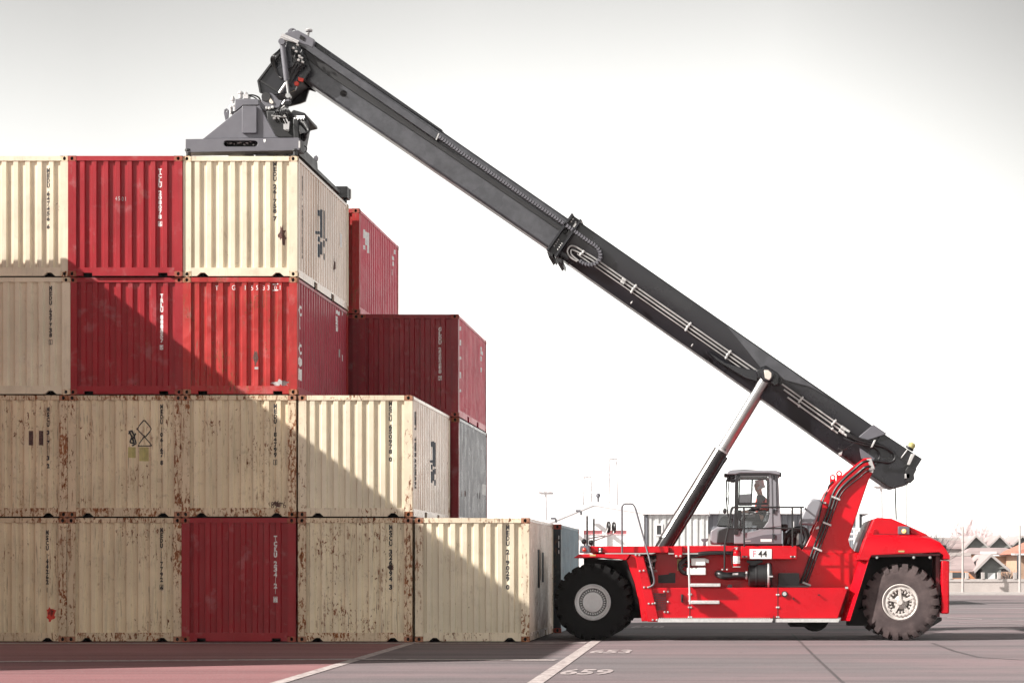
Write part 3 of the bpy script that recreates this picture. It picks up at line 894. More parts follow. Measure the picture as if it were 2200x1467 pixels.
# white warehouse with a low gable
Yw = 132.0
r = thing('warehouse', (gx(1275, Yw), Yw, 0), label='pale washed-out warehouse with a low gable and salmon topped doors', cat='warehouse')
wx0, wx1, wpk = gx(1150, Yw), gx(1430, Yw), gx(1275, Yw)
ez0, ez1, pk = gz(1133, Yw), gz(1108, Yw), gz(1086, Yw)
pts = [(wx0, 0), (wx1, 0), (wx1, ez1), (wpk, pk), (wx0, ez0)]
holes = []
for a, b in ((1254, 1294), (1304, 1346)):
    holes.append([(gx(a, Yw), 0.05), (gx(b, Yw), 0.05), (gx(b, Yw), gz(1139, Yw)), (gx(a, Yw), gz(1139, Yw))])
MB().holed(pts, holes, Yw, Yw + 0.3).build('wall', M['b_white'], r)
MB().box(wx0, wx0 + 0.25, Yw + 0.301, Yw + 40, 0, ez0).box(wx1 - 0.25, wx1, Yw + 0.301, Yw + 40, 0, ez1).build('side_wall', M['b_white'], r)
mb = MB()
mb.prism([(wx0 - 0.05, ez0 - 0.1), (wpk, pk + 0.02), (wpk, pk + 0.28), (wx0 - 0.05, ez0 + 0.16)], Yw - 0.04, Yw + 40.2)
mb.prism([(wpk + 0.001, pk + 0.02), (wx1 + 0.05, ez1 - 0.1), (wx1 + 0.05, ez1 + 0.16), (wpk + 0.001, pk + 0.28)], Yw - 0.04, Yw + 40.2)
mb.build('roof', M['b_white'], r)
for a, b in ((1254, 1294), (1304, 1346)):
    d = MB().box(gx(a, Yw), gx(b, Yw), Yw + 0.18, Yw + 0.25, 0.05, gz(1147, Yw) - 0.01).build('door', M['b_white'], r)
    MB().box(gx(a, Yw), gx(b, Yw), Yw + 0.12, Yw + 0.2, gz(1147, Yw), gz(1139, Yw)).build('door_header', M['b_pink'], d)
for px, py in ((1186, 1112), (1240, 1096)):
    MB().box(gx(px, Yw), gx(px + 10, Yw), Yw - 1.2, Yw - 0.55, gz(py + 4, Yw), gz(py, Yw)).tube([P(px + 8, py + 2, Yw - 0.6), P(px + 9, py + 10, Yw - 0.6)], 0.06).build('floodlight', M['grey'], r)
MB().tube([P(1285, 1089, Yw + 2), P(1285, 1066, Yw + 2)], 0.07).ball(P(1285, 1064, Yw + 2), 0.16).build('roof_mast', M['grey'], r)
adopt(r)
# site cabin
Yc = 70.0
x0, x1, zt = gx(1383, Yc), gx(1520, Yc), gz(1097, Yc)
r = thing('site_cabin', (gx(1450, Yc), Yc, 0), label='pale ribbed site cabin with one small window, behind the lift cylinder', cat='cabin')
mb = MB(); wa, wb, wz0, wz1 = gx(1408, Yc), gx(1424, Yc), gz(1151, Yc), gz(1125, Yc)
ribs(mb, gx(1393, Yc), wa, Yc, 0.1, zt - 0.12, 0.2, 0.03); ribs(mb, wb, x1, Yc, 0.1, zt - 0.12, 0.2, 0.03)
ribs(mb, wa, wb, Yc, 0.1, wz0, 0.2, 0.03); ribs(mb, wa, wb, Yc, wz1, zt - 0.12, 0.2, 0.03)
mb.box(x0, x1, Yc + 0.05, Yc + 2.4, 0.1, zt - 0.12)
mb.build('wall', M['b_pale'], r)
MB().box(x0 - 0.06, x1 + 0.06, Yc - 0.10, Yc + 2.5, zt - 0.118, zt + 0.02).build('roof', M['b_white'], r)
MB().box(gx(1385, Yc), gx(1391, Yc), Yc - 0.03, Yc + 0.048, 0.12, zt - 0.14).build('corner_panel', M['b_grey'], r)
MB().box(x0 - 0.05, gx(1384, Yc), Yc - 0.05, Yc + 0.045, 0.0, zt - 0.12).build('corner_post', M['b_white'], r)
f = MB().holed([(wa, wz0), (wb, wz0), (wb, wz1), (wa, wz1)], [[(wa + 0.05, wz0 + 0.05), (wb - 0.05, wz0 + 0.05), (wb - 0.05, wz1 - 0.05), (wa + 0.05, wz1 - 0.05)]], Yc - 0.02, Yc + 0.04).build('window', M['b_white'], r)
MB().box(wa + 0.05, wb - 0.05, Yc + 0.045, Yc + 0.049, wz0 + 0.05, wz1 - 0.05).box(wa + 0.12, wa + 0.14, Yc + 0.0, Yc + 0.03, wz0, wz1).build('pane', M['b_glass'], f)
adopt(r)
# long grey shed
Yg = 92.0
x0, x1 = gx(1468, Yg), gx(1852, Yg); zl, zt = gz(1104, Yg), gz(1096, Yg)
r = thing('long_shed', (gx(1660, Yg), Yg, 0), label='long flat grey ribbed shed with a white roof edge behind the cab', cat='shed')
mb = MB(); ribs(mb, x0, x1, Yg, 0, zl, 0.42, 0.06); mb.box(x0, x1, Yg + 0.1, Yg + 9, 0, zl).build('wall', M['b_grey'], r)
MB().box(x0 - 0.3, x1 + 0.3, Yg - 0.35, Yg + 9.3, zl + 0.002, zt).build('roof', M['b_white'], r)
for px in (1474, 1504, 1704): MB().box(gx(px - 1.6, Yg), gx(px + 1.6, Yg), Yg - 0.25, Yg - 0.02, 0, gz(1120, Yg)).build('downpipe', M['b_white'], r)
MB().box(gx(1838, Yg), gx(1845, Yg), Yg - 0.5, Yg - 0.05, 0, gz(1103, Yg)).build('corner_column', M['b_pale'], r)
mb = MB()
for py in (1136, 1147, 1158): mb.tube([P(1822, py, Yg - 1.5), P(1848, py, Yg - 1.5)], 0.05, 6)
for px in (1823, 1836, 1847): mb.tube([(gx(px, Yg - 1.5), Yg - 1.5, 0), P(px, 1136, Yg - 1.5)], 0.05, 6)
mb.build('handrail', M['b_white'], r)
adopt(r)
# low lettered wall in front of the shed
Yl = 84.0
x0, x1 = gx(1440, Yl), gx(1548, Yl)
r = thing('low_wall', (gx(1494, Yl), Yl, 0), label='low pale mottled wall between the lift cylinder and the cab', cat='wall')
MB().box(x0, x1, Yl, Yl + 0.3, 0, gz(1148, Yl)).build('wall_slab', M['b_wall'], r)
mb = MB()
for i in range(28): mb.tube([(x0 + (x1 - x0) * (i + 0.5) / 28, Yl - 0.02, gz(1148, Yl)), (x0 + (x1 - x0) * (i + 0.5) / 28, Yl + 0.32, gz(1148, Yl))], 0.03, 6)
mb.build('coping', M['b_wall'], r)
adopt(r)

# boundary wall and pavement on the right
Yb = 137.0
sheet('far_pavement', [[(gx(1100, Yb), 128.5), (gx(3600, Yb), 128.5), (gx(3600, Yb), 137.0), (gx(1100, Yb), 137.0)]], 0.10, M['kerb'])
MB_k = MB().box(gx(1100, Yb), gx(3600, Yb), 128.2, 128.499, 0, 0.115)
tag(MB_k.build('far_kerb', M['kerb']), None, None, None, 'structure')
r = thing('boundary_wall', (gx(2110, Yb), Yb, 0), label='long low pale boundary wall with square posts at the edge of the yard', cat='wall')
MB().box(gx(1850, Yb), gx(2700, Yb), Yb, Yb + 0.25, 0, gz(1249, Yb)).build('wall_panel', M['b_wall'], r)
MB().box(gx(1850, Yb), gx(2700, Yb), Yb - 0.06, Yb + 0.31, gz(1249, Yb) + 0.002, gz(1243, Yb)).build('coping', M['kerb'], r)
for k in range(-6, 17):
    px = 2077.5 + 34.5 * k
    MB().box(gx(px - 3, Yb), gx(px + 3, Yb), Yb - 0.10, Yb + 0.35, gz(1243, Yb) + 0.002, gz(1229, Yb)).build('wall_post', M['kerb'], r)
adopt(r)
def fence_pole(px, py, name, label):
    Y = 135.5
    r = thing(name, (gx(px, Y), Y, 0.1), label=label, cat='pole', group='tall poles along the boundary wall')
    MB().tube([(0, 0, 0), (0, 0, gz(py, Y) - 0.1)], 0.085, 8, r1=0.06).build('shaft', M['kerb'], r, smooth=40)
    MB().box(-0.35, 0.05, -0.05, 0.05, 2.4, 2.5).build('bracket', M['kerb'], r)
fence_pole(2068.5, 1131, 'pole', 'tall pale pole by the boundary wall, nearer the engine hood')
fence_pole(2191, 1128, 'pole', 'tall pale pole by the boundary wall at the right picture edge')

def boards(mb, tri, y, step):
    """horizontal lapped boards that fill a gable (triangle: left, right, peak)"""
    (xl, zl), (xr, zr), (xp, zp) = tri
    n = max(3, int((zp - zl) / step))
    for i in range(n):
        t0, t1 = i / n, (i + 0.92) / n
        a0, b0 = xl + (xp - xl) * t0, xr + (xp - xr) * t0
        a1, b1 = xl + (xp - xl) * t1, xr + (xp - xr) * t1
        z0, z1 = zl + (zp - zl) * t0, zl + (zp - zl) * t1
        mb.add([(a0, y - 0.06, z0), (b0, y - 0.06, z0), (b1, y, z1), (a1, y, z1), (a0, y, z0), (b0, y, z0)], [(0, 1, 2, 3), (0, 4, 5, 1)])

def house(label, Y, gable, eave, base_wall, roofmat='b_roof', wallmat='b_brick', wing=None, depth=9, door=None, chimney=None, wingwall='b_brick'):
    """gable: (px left, px right, px peak, py peak); eave: py of the eaves"""
    l, rr, pk, pyp = gable
    xl, xr, xp = gx(l, Y), gx(rr, Y), gx(pk, Y)
    ze, zp = gz(eave, Y), gz(pyp, Y)
    r = thing('house', (xp, Y, 0), label=label, cat='house', group='houses beyond the boundary wall')
    MB().box(xl + 0.3, xr - 0.3, Y, Y + depth, 0, ze).build('wall', M[base_wall], r)
    mb = MB(); mb.add([(xl, Y + 0.03, ze), (xr, Y + 0.03, ze), (xp, Y + 0.03, zp)], [(0, 1, 2)]); boards(mb, ((xl, ze), (xr, ze), (xp, zp)), Y, 0.42)
    mb.build('gable_boards', M['b_gable'], r)
    mb = MB(); o = 0.35
    for a, sgn in ((xl, -1), (xr, 1)):
        ux, uz = (a - xp), (ze - zp); L = math.hypot(ux, uz); ux, uz = ux / L, uz / L
        nx, nz = -uz * sgn * (1 if sgn > 0 else 1), ux * sgn
        if nz < 0: nx, nz = -nx, -nz
        e = (a + ux * o, ze + uz * o)
        off = 0.001 * sgn
        mb.prism([(xp + off, zp), e, (e[0] + nx * 0.14, e[1] + nz * 0.14), (xp + off, zp + 0.2)], Y - 0.35, Y + depth + 0.3)
    rf = mb.build('roof', M[roofmat], r)
    mb = MB()
    for a, sgn in ((xl, -1), (xr, 1)):
        ux, uz = (a - xp), (ze - zp); L = math.hypot(ux, uz); ux, uz = ux / L, uz / L
        mb.prism([(xp, zp + 0.20), (a + ux * 0.4, ze + uz * 0.4 + 0.16), (a + ux * 0.4, ze + uz * 0.4 - 0.06), (xp, zp - 0.02)], Y - 0.45, Y - 0.352)
    mb.build('verge_board', M['kerb'], r)
    if chimney: MB().box(gx(chimney[0], Y) - 0.3, gx(chimney[0], Y) + 0.3, Y + 3, Y + 3.6, ze, gz(chimney[1], Y)).build('chimney', M['b_white'], rf)
    if door: MB().box(gx(door[0], Y), gx(door[1], Y), Y - 0.06, Y - 0.003, 0, ze - 0.3).build('door', M['b_pale'], r)
    if wing:                                                        # (px left, px right, py ridge, py eave) a lower range with its ridge along x
        a, b, pr, pe = wing
        yw = Y + 0.8
        MB().box(gx(a, Y), gx(b, Y), yw, yw + depth - 2, 0, gz(pe, Y)).build('wing_wall', M[wingwall], r)
        MB().add([(gx(a, Y), yw - 0.4, gz(pe, Y)), (gx(b, Y), yw - 0.4, gz(pe, Y)), (gx(b, Y), yw + 3.5, gz(pr, Y)), (gx(a, Y), yw + 3.5, gz(pr, Y)),
                  (gx(a, Y), yw + 7.5, gz(pe, Y)), (gx(b, Y), yw + 7.5, gz(pe, Y)), (gx(a, Y), yw - 0.4, gz(pe, Y) - 0.2), (gx(b, Y), yw - 0.4, gz(pe, Y) - 0.2)],
                 [(0, 1, 2, 3), (3, 2, 5, 4), (6, 7, 1, 0)]).build('wing_roof', M[roofmat], r)
        mb = MB().box(gx(a, Y), gx(b, Y), yw + 3.2, yw + 3.8, gz(pr, Y) - 0.05, gz(pr, Y) + 0.22)
        mb.build('ridge_cap', M['kerb'], r)
    adopt(r)
    return r
house('grey boarded gable house right behind the boundary wall, with a long low wing', 150.0, (2101, 2160, 2128, 1195), 1221, 'b_gable', wing=(1990, 2100, 1192, 1222), door=(2122, 2138))
house('boarded gable house second row, leftmost peak beside the tall pole', 196.0, (2074, 2122, 2096, 1153), 1176, 'b_gable', wing=(1960, 2073, 1158, 1174), chimney=(2098, 1151), wingwall='b_wall')
house('boarded gable house second row, middle peak', 197.0, (2123, 2170, 2147, 1153), 1176, 'b_gable', wing=(2098, 2124, 1157, 1176), chimney=(2156, 1150))
house('boarded gable house second row at the right picture edge', 198.0, (2171, 2222, 2196, 1153), 1176, 'b_gable', wing=(2223, 2330, 1157, 1176))
# long apricot house between the rows
Yh = 168.0
r = thing('house', (gx(2140, Yh), Yh, 0), label='long apricot rendered house with a low clay roof between the gable rows', cat='house', group='houses beyond the boundary wall')
MB().box(gx(2075, Yh), gx(2192, Yh), Yh, Yh + 8, 0, gz(1191, Yh)).build('wall', M['b_yellow'], r)
MB().add([(gx(2070, Yh), Yh - 0.5, gz(1190, Yh)), (gx(2196, Yh), Yh - 0.5, gz(1190, Yh)), (gx(2176, Yh), Yh + 4, gz(1175, Yh)), (gx(2096, Yh), Yh + 4, gz(1175, Yh)), (gx(2196, Yh), Yh + 8.5, gz(1190, Yh)), (gx(2070, Yh), Yh + 8.5, gz(1190, Yh))],
         [(0, 1, 2, 3), (2, 4, 5, 3), (1, 4, 2), (0, 3, 5), (0, 5, 4, 1)]).build('roof', M['b_roof'], r)
MB().box(gx(2106, Yh), gx(2140, Yh), Yh - 0.30, Yh - 0.02, gz(1192, Yh) + 0.01, gz(1184, Yh)).build('roof_panel', M['b_pale'], r)
MB().box(gx(2104, Yh), gx(2178, Yh), Yh - 0.7, Yh - 0.52, gz(1194, Yh), gz(1191, Yh)).build('gutter', M['b_white'], r)
adopt(r)
Yo = 160.0
r = thing('house', (gx(2210, Yo), Yo, 0), label='apricot house with an orange tiled roof at the right picture edge', cat='house', group='houses beyond the boundary wall')
MB().box(gx(2190, Yo), gx(2300, Yo), Yo, Yo + 9, 0, gz(1189, Yo)).build('wall', M['b_yellow'], r)
MB().prism([(gx(2172, Yo), gz(1190, Yo)), (gx(2310, Yo), gz(1190, Yo)), (gx(2240, Yo), gz(1160, Yo))], Yo - 0.6, Yo + 9.5).build('roof', M['b_orange'], r)
MB().box(gx(2170, Yo), gx(2312, Yo), Yo - 0.8, Yo - 0.602, gz(1192, Yo), gz(1188.5, Yo)).build('fascia', M['b_white'], r)
MB().tube([P(2188, 1191, Yo - 0.7), P(2188, 1243, Yo - 0.7)], 0.12).build('downpipe', M['b_dark'], r)
adopt(r)
r = thing('parked_car', (gx(2051, 142.0), 142.0, 0), label='small orange car half hidden behind the boundary wall', cat='car')
cb = MB().prism([(-1.9, 0.35), (1.9, 0.35), (1.95, 0.8), (1.3, 0.95), (0.8, 1.42), (-0.9, 1.45), (-1.5, 1.0), (-1.95, 0.9)], -0.8, 0.8).build('body', plain('orange_car_paint', (0.5, 0.22, 0.11), 0.35), r, bevel=0.06)
MB().prism([(-1.35, 1.0), (0.95, 1.0), (0.72, 1.36), (-0.85, 1.38)], -0.815, -0.79).build('window', M['b_glass'], r)
for x in (-1.2, 1.25):
    for y in (-0.82, 0.66): MB().lathe([(0.02, 0), (0.3, 0), (0.32, 0.08), (0.3, 0.16), (0.02, 0.16)], (x, y, 0.32), (0, 1, 0), 16).build('wheel', M['rubber'], r)

# bare trees far behind the houses
def branch(mb, p, d, L, r, depth, rnd):
    q = p + d * L
    mb.tube([p, p.lerp(q, 0.5) + Vector((rnd.uniform(-1, 1), rnd.uniform(-1, 1), 0)) * L * 0.05, q], r, 5 if depth > 2 else 3, r1=r * 0.62, caps=False)
    if depth == 0: return
    for i in range(rnd.choice((3, 3, 4)) if depth > 1 else 4):
        ax = Vector((rnd.gauss(0, 1), rnd.gauss(0, 1), rnd.gauss(0, 0.5))).normalized()
        nd = (Quaternion(ax, R(rnd.uniform(18, 48))) @ d + Vector((0, 0, 0.14))).normalized()
        branch(mb, p + d * L * rnd.uniform(0.55, 1.0), nd, L * rnd.uniform(0.62, 0.82), r * 0.55, depth - 1, rnd)
def tree_meshes(seed, depth=5):
    rnd = random.Random(seed)
    tr = MB().tube([(0, 0, 0), (0.05, 0, 1.3), (0, 0.05, 2.6)], 0.28, 8, r1=0.2)
    cr = MB()
    for i in range(5):
        a = 2 * math.pi * i / 5 + rnd.uniform(-0.4, 0.4)
        d = Vector((math.cos(a) * 0.55, math.sin(a) * 0.55, 1)).normalized()
        branch(cr, Vector((0, 0, 2.2 + 0.3 * i % 1)), d, rnd.uniform(2.2, 3.0), 0.13, depth - 1, rnd)
    m = []
    for nm, b in (('trunk', tr), ('crown', cr)):
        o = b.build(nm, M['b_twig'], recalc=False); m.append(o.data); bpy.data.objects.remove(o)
    return m
TREES = [tree_meshes(s) for s in (3, 11, 19)]
spots = [(2040, 262, 1.05), (2056, 285, 1.15), (2074, 270, 1.2), (2090, 292, 1.55), (2104, 268, 1.45), (2118, 280, 1.4), (2132, 300, 1.1), (2012, 275, 0.9), (2152, 296, 0.95), (2176, 300, 1.0), (2200, 290, 1.0), (1985, 290, 0.85), (2230, 280, 1.0)]
for i, (px, Y, s_) in enumerate(spots):
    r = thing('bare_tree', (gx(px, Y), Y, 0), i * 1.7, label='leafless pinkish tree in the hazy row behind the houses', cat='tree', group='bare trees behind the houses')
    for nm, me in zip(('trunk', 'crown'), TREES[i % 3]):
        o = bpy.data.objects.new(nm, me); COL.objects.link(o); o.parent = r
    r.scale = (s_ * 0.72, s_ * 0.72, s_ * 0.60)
def shrub(px, Y, py, label, seed):
    r = thing('bare_shrub', (gx(px, Y), Y, 0), label=label, cat='shrub')
    mb = MB(); rnd = random.Random(seed); H_ = gz(py, Y)
    for i in range(7):
        a = rnd.uniform(0, 6.28)
        branch(mb, Vector((0, 0, 0.02)), Vector((0.35 * math.cos(a), 0.35 * math.sin(a), 1)).normalized(), H_ * 0.42, 0.035, 3, rnd)
    mb.build('twigs', M['b_dark'], r, recalc=False)
shrub(1968, 104.0, 1126, 'dark bare shrub whose twigs show above the rear hood', 4)
shrub(1984, 104.0, 1134, 'smaller dark bare shrub whose twigs show at the back of the rear hood', 8)
shrub(2163, 141.0, 1222, 'small bare shrub by the apricot house wall', 5)

def mast(px, py, Y, label, lattice=False, lamps=True):
    r = thing('light_mast', (gx(px, Y), Y, 0), label=label, cat='light mast', group='distant light masts')
    h = gz(py, Y)
    mb = MB()
    if lattice:
        w = 0.9
        for sx in (-1, 1):
            for sy in (-1, 1): mb.tube([(sx * w, sy * w, 0), (sx * w * 0.6, sy * w * 0.6, h)], 0.12, 5)
        n = int(h / 2.2)
        for i in range(n):
            z0, z1 = h * i / n, h * (i + 1) / n
            for s1 in (-1, 1): mb.tube([(-w * 0.8 * s1, -w * 0.7, z0), (w * 0.8 * s1, -w * 0.7, z1)], 0.06, 4)
    else: mb.tube([(0, 0, 0), (0, 0, h)], 0.22, 8, r1=0.12)
    mb.build('shaft', M['b_white'], r)  # mast is white because its fading in haze is put into the colour
    mb = MB().box(-0.7, 0.7, -0.15, 0.15, h, h + 0.2)
    for k in range(3): mb.box(-0.65 + 0.46 * k, -0.3 + 0.46 * k, -0.4, 0.1, h + 0.2, h + 0.55)
    mb.build('lamp_frame', M['b_white'], r)
mast(1172, 1062, 190.0, 'slender light mast above the right end of the containers')
mast(1262, 1027, 330.0, 'faint lattice mast above the warehouse, the shorter one', True)
mast(1317, 988, 330.0, 'faint lattice mast above the warehouse, the taller one', True)
mast(1893, 1050, 170.0, 'light mast between the red pedestal and the rear hood')
# ------------------------------------------------------------------ reach stacker
YC = 48.1                                   # centre line of the machine
YN = 46.05                                  # near flank
crane = thing('reach_stacker', (gx(1600, YC), YC, 0), label='red reach stacker with a raised dark boom holding the top container', cat='reach stacker')
def K(mb, name, mat, parent=crane, **k): return mb.build(name, mat, parent, **k)
def mirror(y): return 2 * YC - y
def ppx2(mb, pts, y0, y1, Yref=None):
    """the same plate on the near and on the far side"""
    Yr = y0 if Yref is None else Yref
    mb.ppx(pts, y0, y1, Yr); mb.ppx(pts, mirror(y1), mirror(y0), Yr)
    return mb
def bolts(mb, pts, Y, r=0.022):
    for a, b in pts: mb.lathe([(r, 0), (r, -0.02), (0.001, -0.028)], P(a, b, Y), (0, 1, 0), 8)
    return mb
RED_, BLK = M['crane_red'], M['black']

# --- chassis
YW = 46.92                                  # recessed side wall
ch = K(MB().ppx([(1268, 1187), (1300, 1173), (1716, 1173), (1722, 1180), (1742, 1188), (1846, 1188), (1850, 1262), (1832, 1326), (1408, 1326), (1395, 1262), (1378, 1200), (1300, 1200)], YW, mirror(YW)), 'chassis', RED_, bevel=0.012)
K(MB().ppx([(1268, 1173), (1436, 1173), (1436, 1187), (1268, 1187)], 46.45, YW - 0.001, 46.45).ppx([(1448, 1172), (1712, 1172), (1712, 1187), (1448, 1187)], 46.5, YW - 0.001, 46.5), 'upper_rail', RED_, bevel=0.012)
K(MB().ppx([(1466, 1187.6), (1500, 1187.6), (1500, 1190), (1466, 1190)], 46.44, 46.9).ppx([(1436, 1187.6), (1448, 1187.6), (1448, 1190), (1436, 1190)], 46.44, 46.9).ppx([(1300, 1187.4), (1408, 1187.4), (1400, 1189.6), (1300, 1189.6)], 46.2, 46.9), 'lit_ledge_strip', M['zinc'])  # pale strips stand in for sunlight on the ledge lip
K(MB().ppx([(1447, 1172), (1466, 1172), (1466, 1187), (1464, 1197), (1450, 1197)], 46.40, 46.499), 'bracket_plate', RED_, bevel=0.005)
sk = K(MB().ppx([(1592, 1174), (1712, 1174), (1712, 1201), (1592, 1200)], 46.34, 46.90), 'platform_skirt', RED_, bevel=0.012)
lb = MB(); ppx2(lb, [(1396, 1262), (1822, 1262), (1800, 1328), (1412, 1328)], 46.12, YW - 0.002)
K(lb, 'side_tank', RED_, bevel=0.015)
K(MB().ppx([(1481.3, 1265), (1482.7, 1265), (1482.7, 1327), (1481.3, 1327)], 46.113, 46.118).ppx([(1670.4, 1262), (1671.8, 1262), (1671.8, 1327), (1670.4, 1327)], 46.113, 46.118), 'panel_seam', BLK)
K(bolts(MB(), [(1480, 1276), (1485, 1276), (1480, 1304), (1485, 1304), (1480, 1325), (1485, 1325), (1669, 1277), (1673, 1277), (1669, 1304), (1673, 1304), (1669, 1325), (1673, 1325), (1427, 1270), (1435, 1270), (1435, 1292), (1428, 1314), (1435, 1314)], 46.118).ppx([(1816, 1260), (1822, 1260), (1822, 1264), (1816, 1264)], 46.08, 46.12), 'bolt_heads', M['zinc'])
K(bolts(MB(), [(1453, 1194), (1462, 1194)], 46.40, 0.026), 'bolt_heads', M['zinc'])
st = MB()
for a, b in ((1414, 1661), (1666, 1804)):
    st.ppx([(a, 1328.4), (b, 1328.4), (b - 3, 1336), (a - 1, 1336)], 46.02, 46.7)
n = 60
for i in range(n):
    px = 1416 + 240 * i / n
    st.ppx([(px, 1326.6), (px + 1.7, 1326.6), (px + 1.7, 1328.2), (px, 1328.2)], 46.03, 46.11, 46.03)
K(st, 'running_board', M['alu'])
K(MB().ppx([(1661.5, 1322), (1663.5, 1322), (1664, 1337), (1661, 1337)], 46.0, 46.1), 'board_joint', BLK)
gr = MB()
for i in range(8): gr.ppx([(1404 + i * 0.6, 1274 + i * 4.6), (1431, 1274 + i * 4.6), (1431, 1276.4 + i * 4.6), (1404 + i * 0.6, 1276.4 + i * 4.6)], 46.09, 46.13)
for i in range(7): gr.ppx([(1408 + i * 3.6, 1273), (1409 + i * 3.6, 1273), (1409 + i * 3.6, 1311), (1408 + i * 3.6, 1311)], 46.10, 46.125)
K(gr, 'vent_grille', M['red_dark'])
K(MB().ppx([(1463, 1276), (1467.5, 1276), (1467.5, 1293), (1463, 1293)], 46.07, 46.115).ppx([(1464.6, 1279), (1466, 1279), (1466, 1289), (1464.6, 1289)], 46.05, 46.069), 'door_handle', BLK, bevel=0.006)
cp = K(MB().lathe([(0.001, -0.05), (0.062, -0.05), (0.068, 0.0)], P(1685.5, 1275.5, 46.12), (0, 1, 0), 18), 'filler_cap', BLK, smooth=40)
K(MB().lathe([(0.001, -0.06), (0.042, -0.058), (0.044, -0.0501)], P(1685.5, 1275, 46.12), (0, 1, 0), 16), 'cap_disc', M['rim'], cp, smooth=40)
K(MB().tube([P(1757, 1277.2, 46.05), P(1762, 1277.5, 46.05)], 0.014, 6).tube([P(1759.5, 1277.4, 46.12), P(1759.5, 1277.4, 46.05)], 0.014, 6).ppx([(1703, 1283), (1706, 1283), (1706, 1287), (1703, 1287)], 46.05, 46.117), 'latch', BLK)
# underbody
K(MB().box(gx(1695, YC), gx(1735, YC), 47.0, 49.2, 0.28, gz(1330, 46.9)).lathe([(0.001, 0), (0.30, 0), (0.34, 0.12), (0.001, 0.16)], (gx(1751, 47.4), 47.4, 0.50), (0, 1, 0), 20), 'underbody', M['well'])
# --- small things on the side wall
lab = K(MB().ppx([(1414, 1235), (1437, 1233), (1437, 1230), (1451, 1230), (1451, 1252), (1414, 1252)], YW - 0.006, YW - 0.001), 'dark_label', BLK)
K(MB().ppx([(1455, 1200), (1463.5, 1200), (1463.5, 1225), (1455, 1225)], YW - 0.006, YW - 0.001), 'warning_label', M['yellow_ink'])
K(MB().ppx([(1457, 1210), (1459, 1202), (1461, 1210)], YW - 0.009, YW - 0.0061).ppx([(1456.5, 1212), (1461, 1212), (1461, 1213), (1456.5, 1213)], YW - 0.009, YW - 0.0061).ppx([(1456.5, 1216), (1461, 1216), (1461, 1217), (1456.5, 1217)], YW - 0.009, YW - 0.0061), 'label_print', M['ink'])
K(MB().ppx([(1485, 1198.5), (1516, 1198.5), (1516, 1214.5), (1485, 1214.5)], 46.55, YW - 0.001, 46.55).ppx([(1516.4, 1199), (1523, 1202), (1523, 1209), (1516.4, 1208)], 46.6, 46.8).ppx([(1476, 1219), (1516.5, 1219), (1516.5, 1234.5), (1476, 1234.5)], 46.55, YW - 0.001, 46.55), 'white_box', M['white'], bevel=0.015)
for a, b, c, d in ((1483, 1253, 1548, 1260), (1484, 1289.5, 1546, 1297)):
    K(MB().ppx([(a, b), (c, b), (c, d), (a, d)], 45.92, 46.11 if b > 1262 else 46.6), 'step', M['alu'], bevel=0.012)
K(MB().tube([P(1479.5, 1173, 46.3), P(1480.5, 1230, 46.05), P(1482, 1290, 46.0), P(1482.5, 1297, 46.0)], 0.022, 8).tube([P(1480, 1290, 46.0), P(1480, 1290, 46.12)], 0.018, 6), 'grab_rail', M['rim'], smooth=50)
cable = MB()
cable.tube(spline([P(1700, 1188, 46.46), P(1600, 1188, 46.46), P(1530, 1187, 46.46), P(1495, 1191, 46.5), P(1470, 1202, 46.6), P(1460, 1214, 46.65), P(1466, 1228, 46.7), P(1480, 1233, 46.8)], 6), 0.045, 8)
cable.tube(spline([P(1484, 1211, 46.6), P(1472, 1208, 46.7), P(1464, 1213, 46.7)], 5), 0.022, 6).tube(spline([P(1484, 1221, 46.6), P(1472, 1214, 46.7), P(1463, 1222, 46.7)], 5), 0.022, 6)
K(cable, 'cable_loom', M['hose'], smooth=60)
# air cleaner with its hose
YA = 46.5
af = K(MB().lathe([(0.001, 0), (0.22, 0), (0.25, 0.03), (0.25, 0.16), (0.26, 0.17), (0.26, 0.19), (0.25, 0.20), (0.25, 0.38), (0.275, 0.385), (0.275, 0.50), (0.25, 0.52), (0.10, 0.53), (0.001, 0.53)], P(1607.5, 1236, YA), (1, 0, 0), 28), 'air_cleaner', BLK, smooth=35)
K(MB().lathe([(0.279, 0.42), (0.283, 0.43), (0.283, 0.455), (0.279, 0.46)], P(1607.5, 1236, YA), (1, 0, 0), 28).box(gx(1652, YA), gx(1660, YA), YA - 0.31, YA - 0.27, gz(1239, YA), gz(1236, YA)), 'clamp_band', M['rim'], af)
K(MB().ppx([(1654, 1256), (1660.5, 1256), (1659, 1272), (1656, 1276), (1654, 1270)], YA - 0.1, YA + 0.02), 'drain_spout', BLK, af, bevel=0.01)
K(MB().ppx([(1604, 1203), (1638, 1202), (1640, 1207), (1627, 1212), (1625, 1224), (1614, 1224), (1611, 1211), (1604, 1207)], YA - 0.1, YA + 0.2), 'intake_cap', BLK, af, bevel=0.03)
K(MB().tube(spline([P(1543, 1232, 46.9), P(1545, 1233, 46.55), P(1560, 1237, YA), P(1582, 1236, YA), P(1608, 1236, YA)], 6), 0.085, 14), 'intake_hose', M['hose'], af, smooth=50)
K(MB().lathe([(0.09, 0), (0.095, 0.01), (0.095, 0.03), (0.09, 0.04)], P(1602, 1236, YA), (1, 0, 0), 16).ppx([(1574, 1231), (1586, 1230), (1586, 1234), (1574, 1235)], YA - 0.095, YA - 0.08), 'hose_clamp', M['rim'], af)
